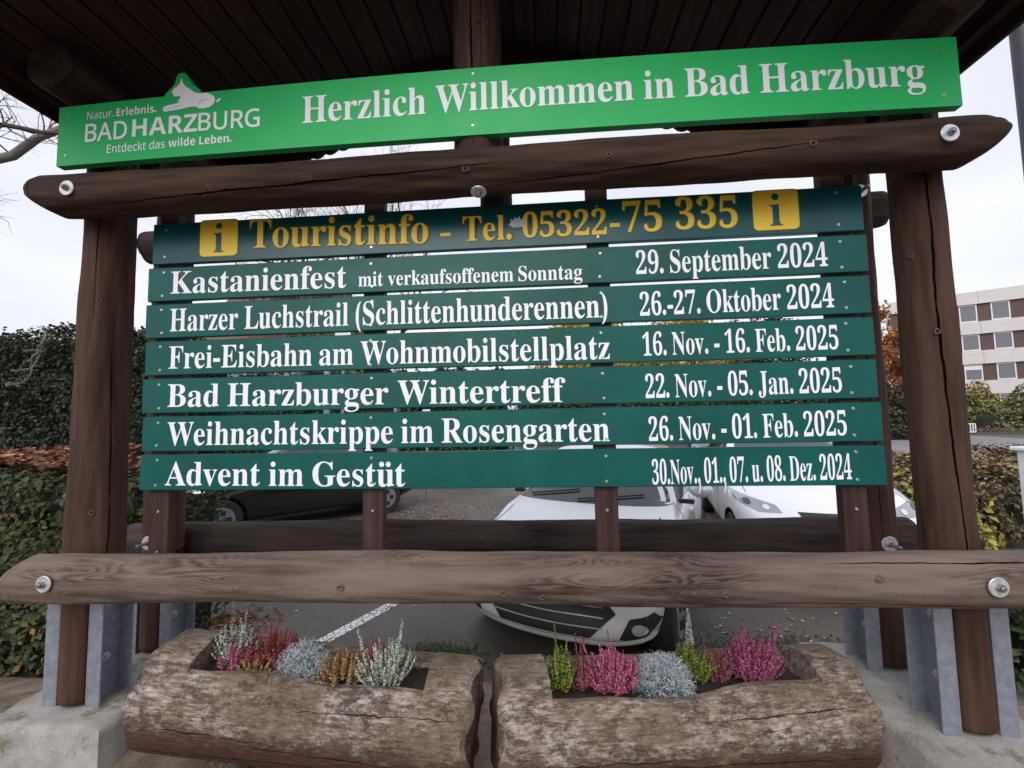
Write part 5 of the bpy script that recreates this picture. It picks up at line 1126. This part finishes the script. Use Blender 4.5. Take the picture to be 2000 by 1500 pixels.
def carpaint(name, col, metal, rough=.28):
    m, n, l, b = newmat(name); b.inputs['Base Color'].default_value = (*col, 1); b.inputs['Metallic'].default_value = metal; b.inputs['Roughness'].default_value = rough; b.inputs['Coat Weight'].default_value = 1; b.inputs['Coat Roughness'].default_value = .05; return m
car('small silver-white hatchback parked nose to the board, centre of the picture', (.15, 1.40), R(-24), 3.45, 1.72, 1.47, carpaint('silver_paint', (.72, .72, .76), .25), wbase=.92, roof0=1.65)
car('white car with swept headlight parked at the right behind the boards', (3.05, 2.72), R(-13), 4.2, 1.80, 1.47, carpaint('white_paint', (.84, .85, .89), .0), hood=(.66, .90, 1.0), wbase=1.15, roof0=1.95)
bdir = Vector((1.83, 1.74)).normalized()
bn = Vector((-bdir.y, bdir.x)); bc = Vector((-4.62, 4.5))-bdir*.80+bn*.88
car('black car parked side-on at the left behind the boards', (bc.x, bc.y), math.atan2(-bdir.x, bdir.y), 4.1, 1.74, 1.45, carpaint('black_paint', (.006, .006, .007), .0, .15), hood=(.60, .84, .95), wbase=1.1, roof0=1.9, axf=.80, axr=.72)
car('dark silver car further back between the small car and the white one', (5.2, 11.0), R(-16), 4.1, 1.75, 1.45, carpaint('grey_paint', (.10, .11, .12), .6), wbase=1.1, roof0=1.85)

# ================================================================== FALLEN LEAVES
rng = np.random.default_rng(61)
def litter(name, label, region, n, size, stops, z, seed, clump=None):
    P = []
    x0, x1, y0, y1 = region; X = rng.uniform(x0, x1, n); Y = rng.uniform(y0, y1, n)
    if clump: cx, cy, sx_, sy_ = clump; X = rng.normal(cx, sx_, n); Y = rng.normal(cy, sy_, n)
    V, F = leaf_cloud(np.stack([X, Y, np.full(n, z)+rng.uniform(.004, .02, n)], 1), size, rng, np.tile([0, 0, 1.], (n, 1)), .3, .6); o = fast_mesh(name, V, F, leafmat(name+str(seed), stops, .8, 0)); return tag(o, label, kind='stuff')
YB = [(0, (.25, .12, .05)), (.4, (.5, .35, .12)), (.8, (.62, .52, .25)), (1, (.55, .45, .4))]
litter('fallen_leaves', 'scattered yellow leaves over the car park asphalt', (-6, 7, 1.5, 12), 650, .034, YB, G, 1)
litter('fallen_leaves', 'rust brown leaves heaped at the rear left of the shelter', (0, 1, 0, 1), 420, .05, [(0, (.05, .02, .012)), (.6, (.17, .06, .03)), (1, (.4, .2, .08))], G, 2, (-2.62, 2.0, .17, .14))
litter('fallen_leaves', 'brown leaves drifted between the black and the silver car', (0, 1, 0, 1), 900, .05, BR, G, 3, (-1.9, 6.0, .8, .9))
litter('fallen_leaves', 'dry leaves on the ground behind the right planter', (0, 1, 0, 1), 60, .036, YB, G, 4, (2.2, 2.2, .6, .25))
litter('moss', 'clumps of moss on the asphalt just behind the planters', (0, 1, 0, 1), 2600, .022, [(0, (.02, .035, .006)), (1, (.07, .10, .02))], G-.004, 5, (-.62, 1.55, .16, .10))
litter('moss', 'moss along the rear edge by the right plinth', (0, 1, 0, 1), 3000, .024, [(0, (.03, .03, .01)), (1, (.10, .095, .03))], G-.004, 6, (2.0, 1.72, .45, .13))
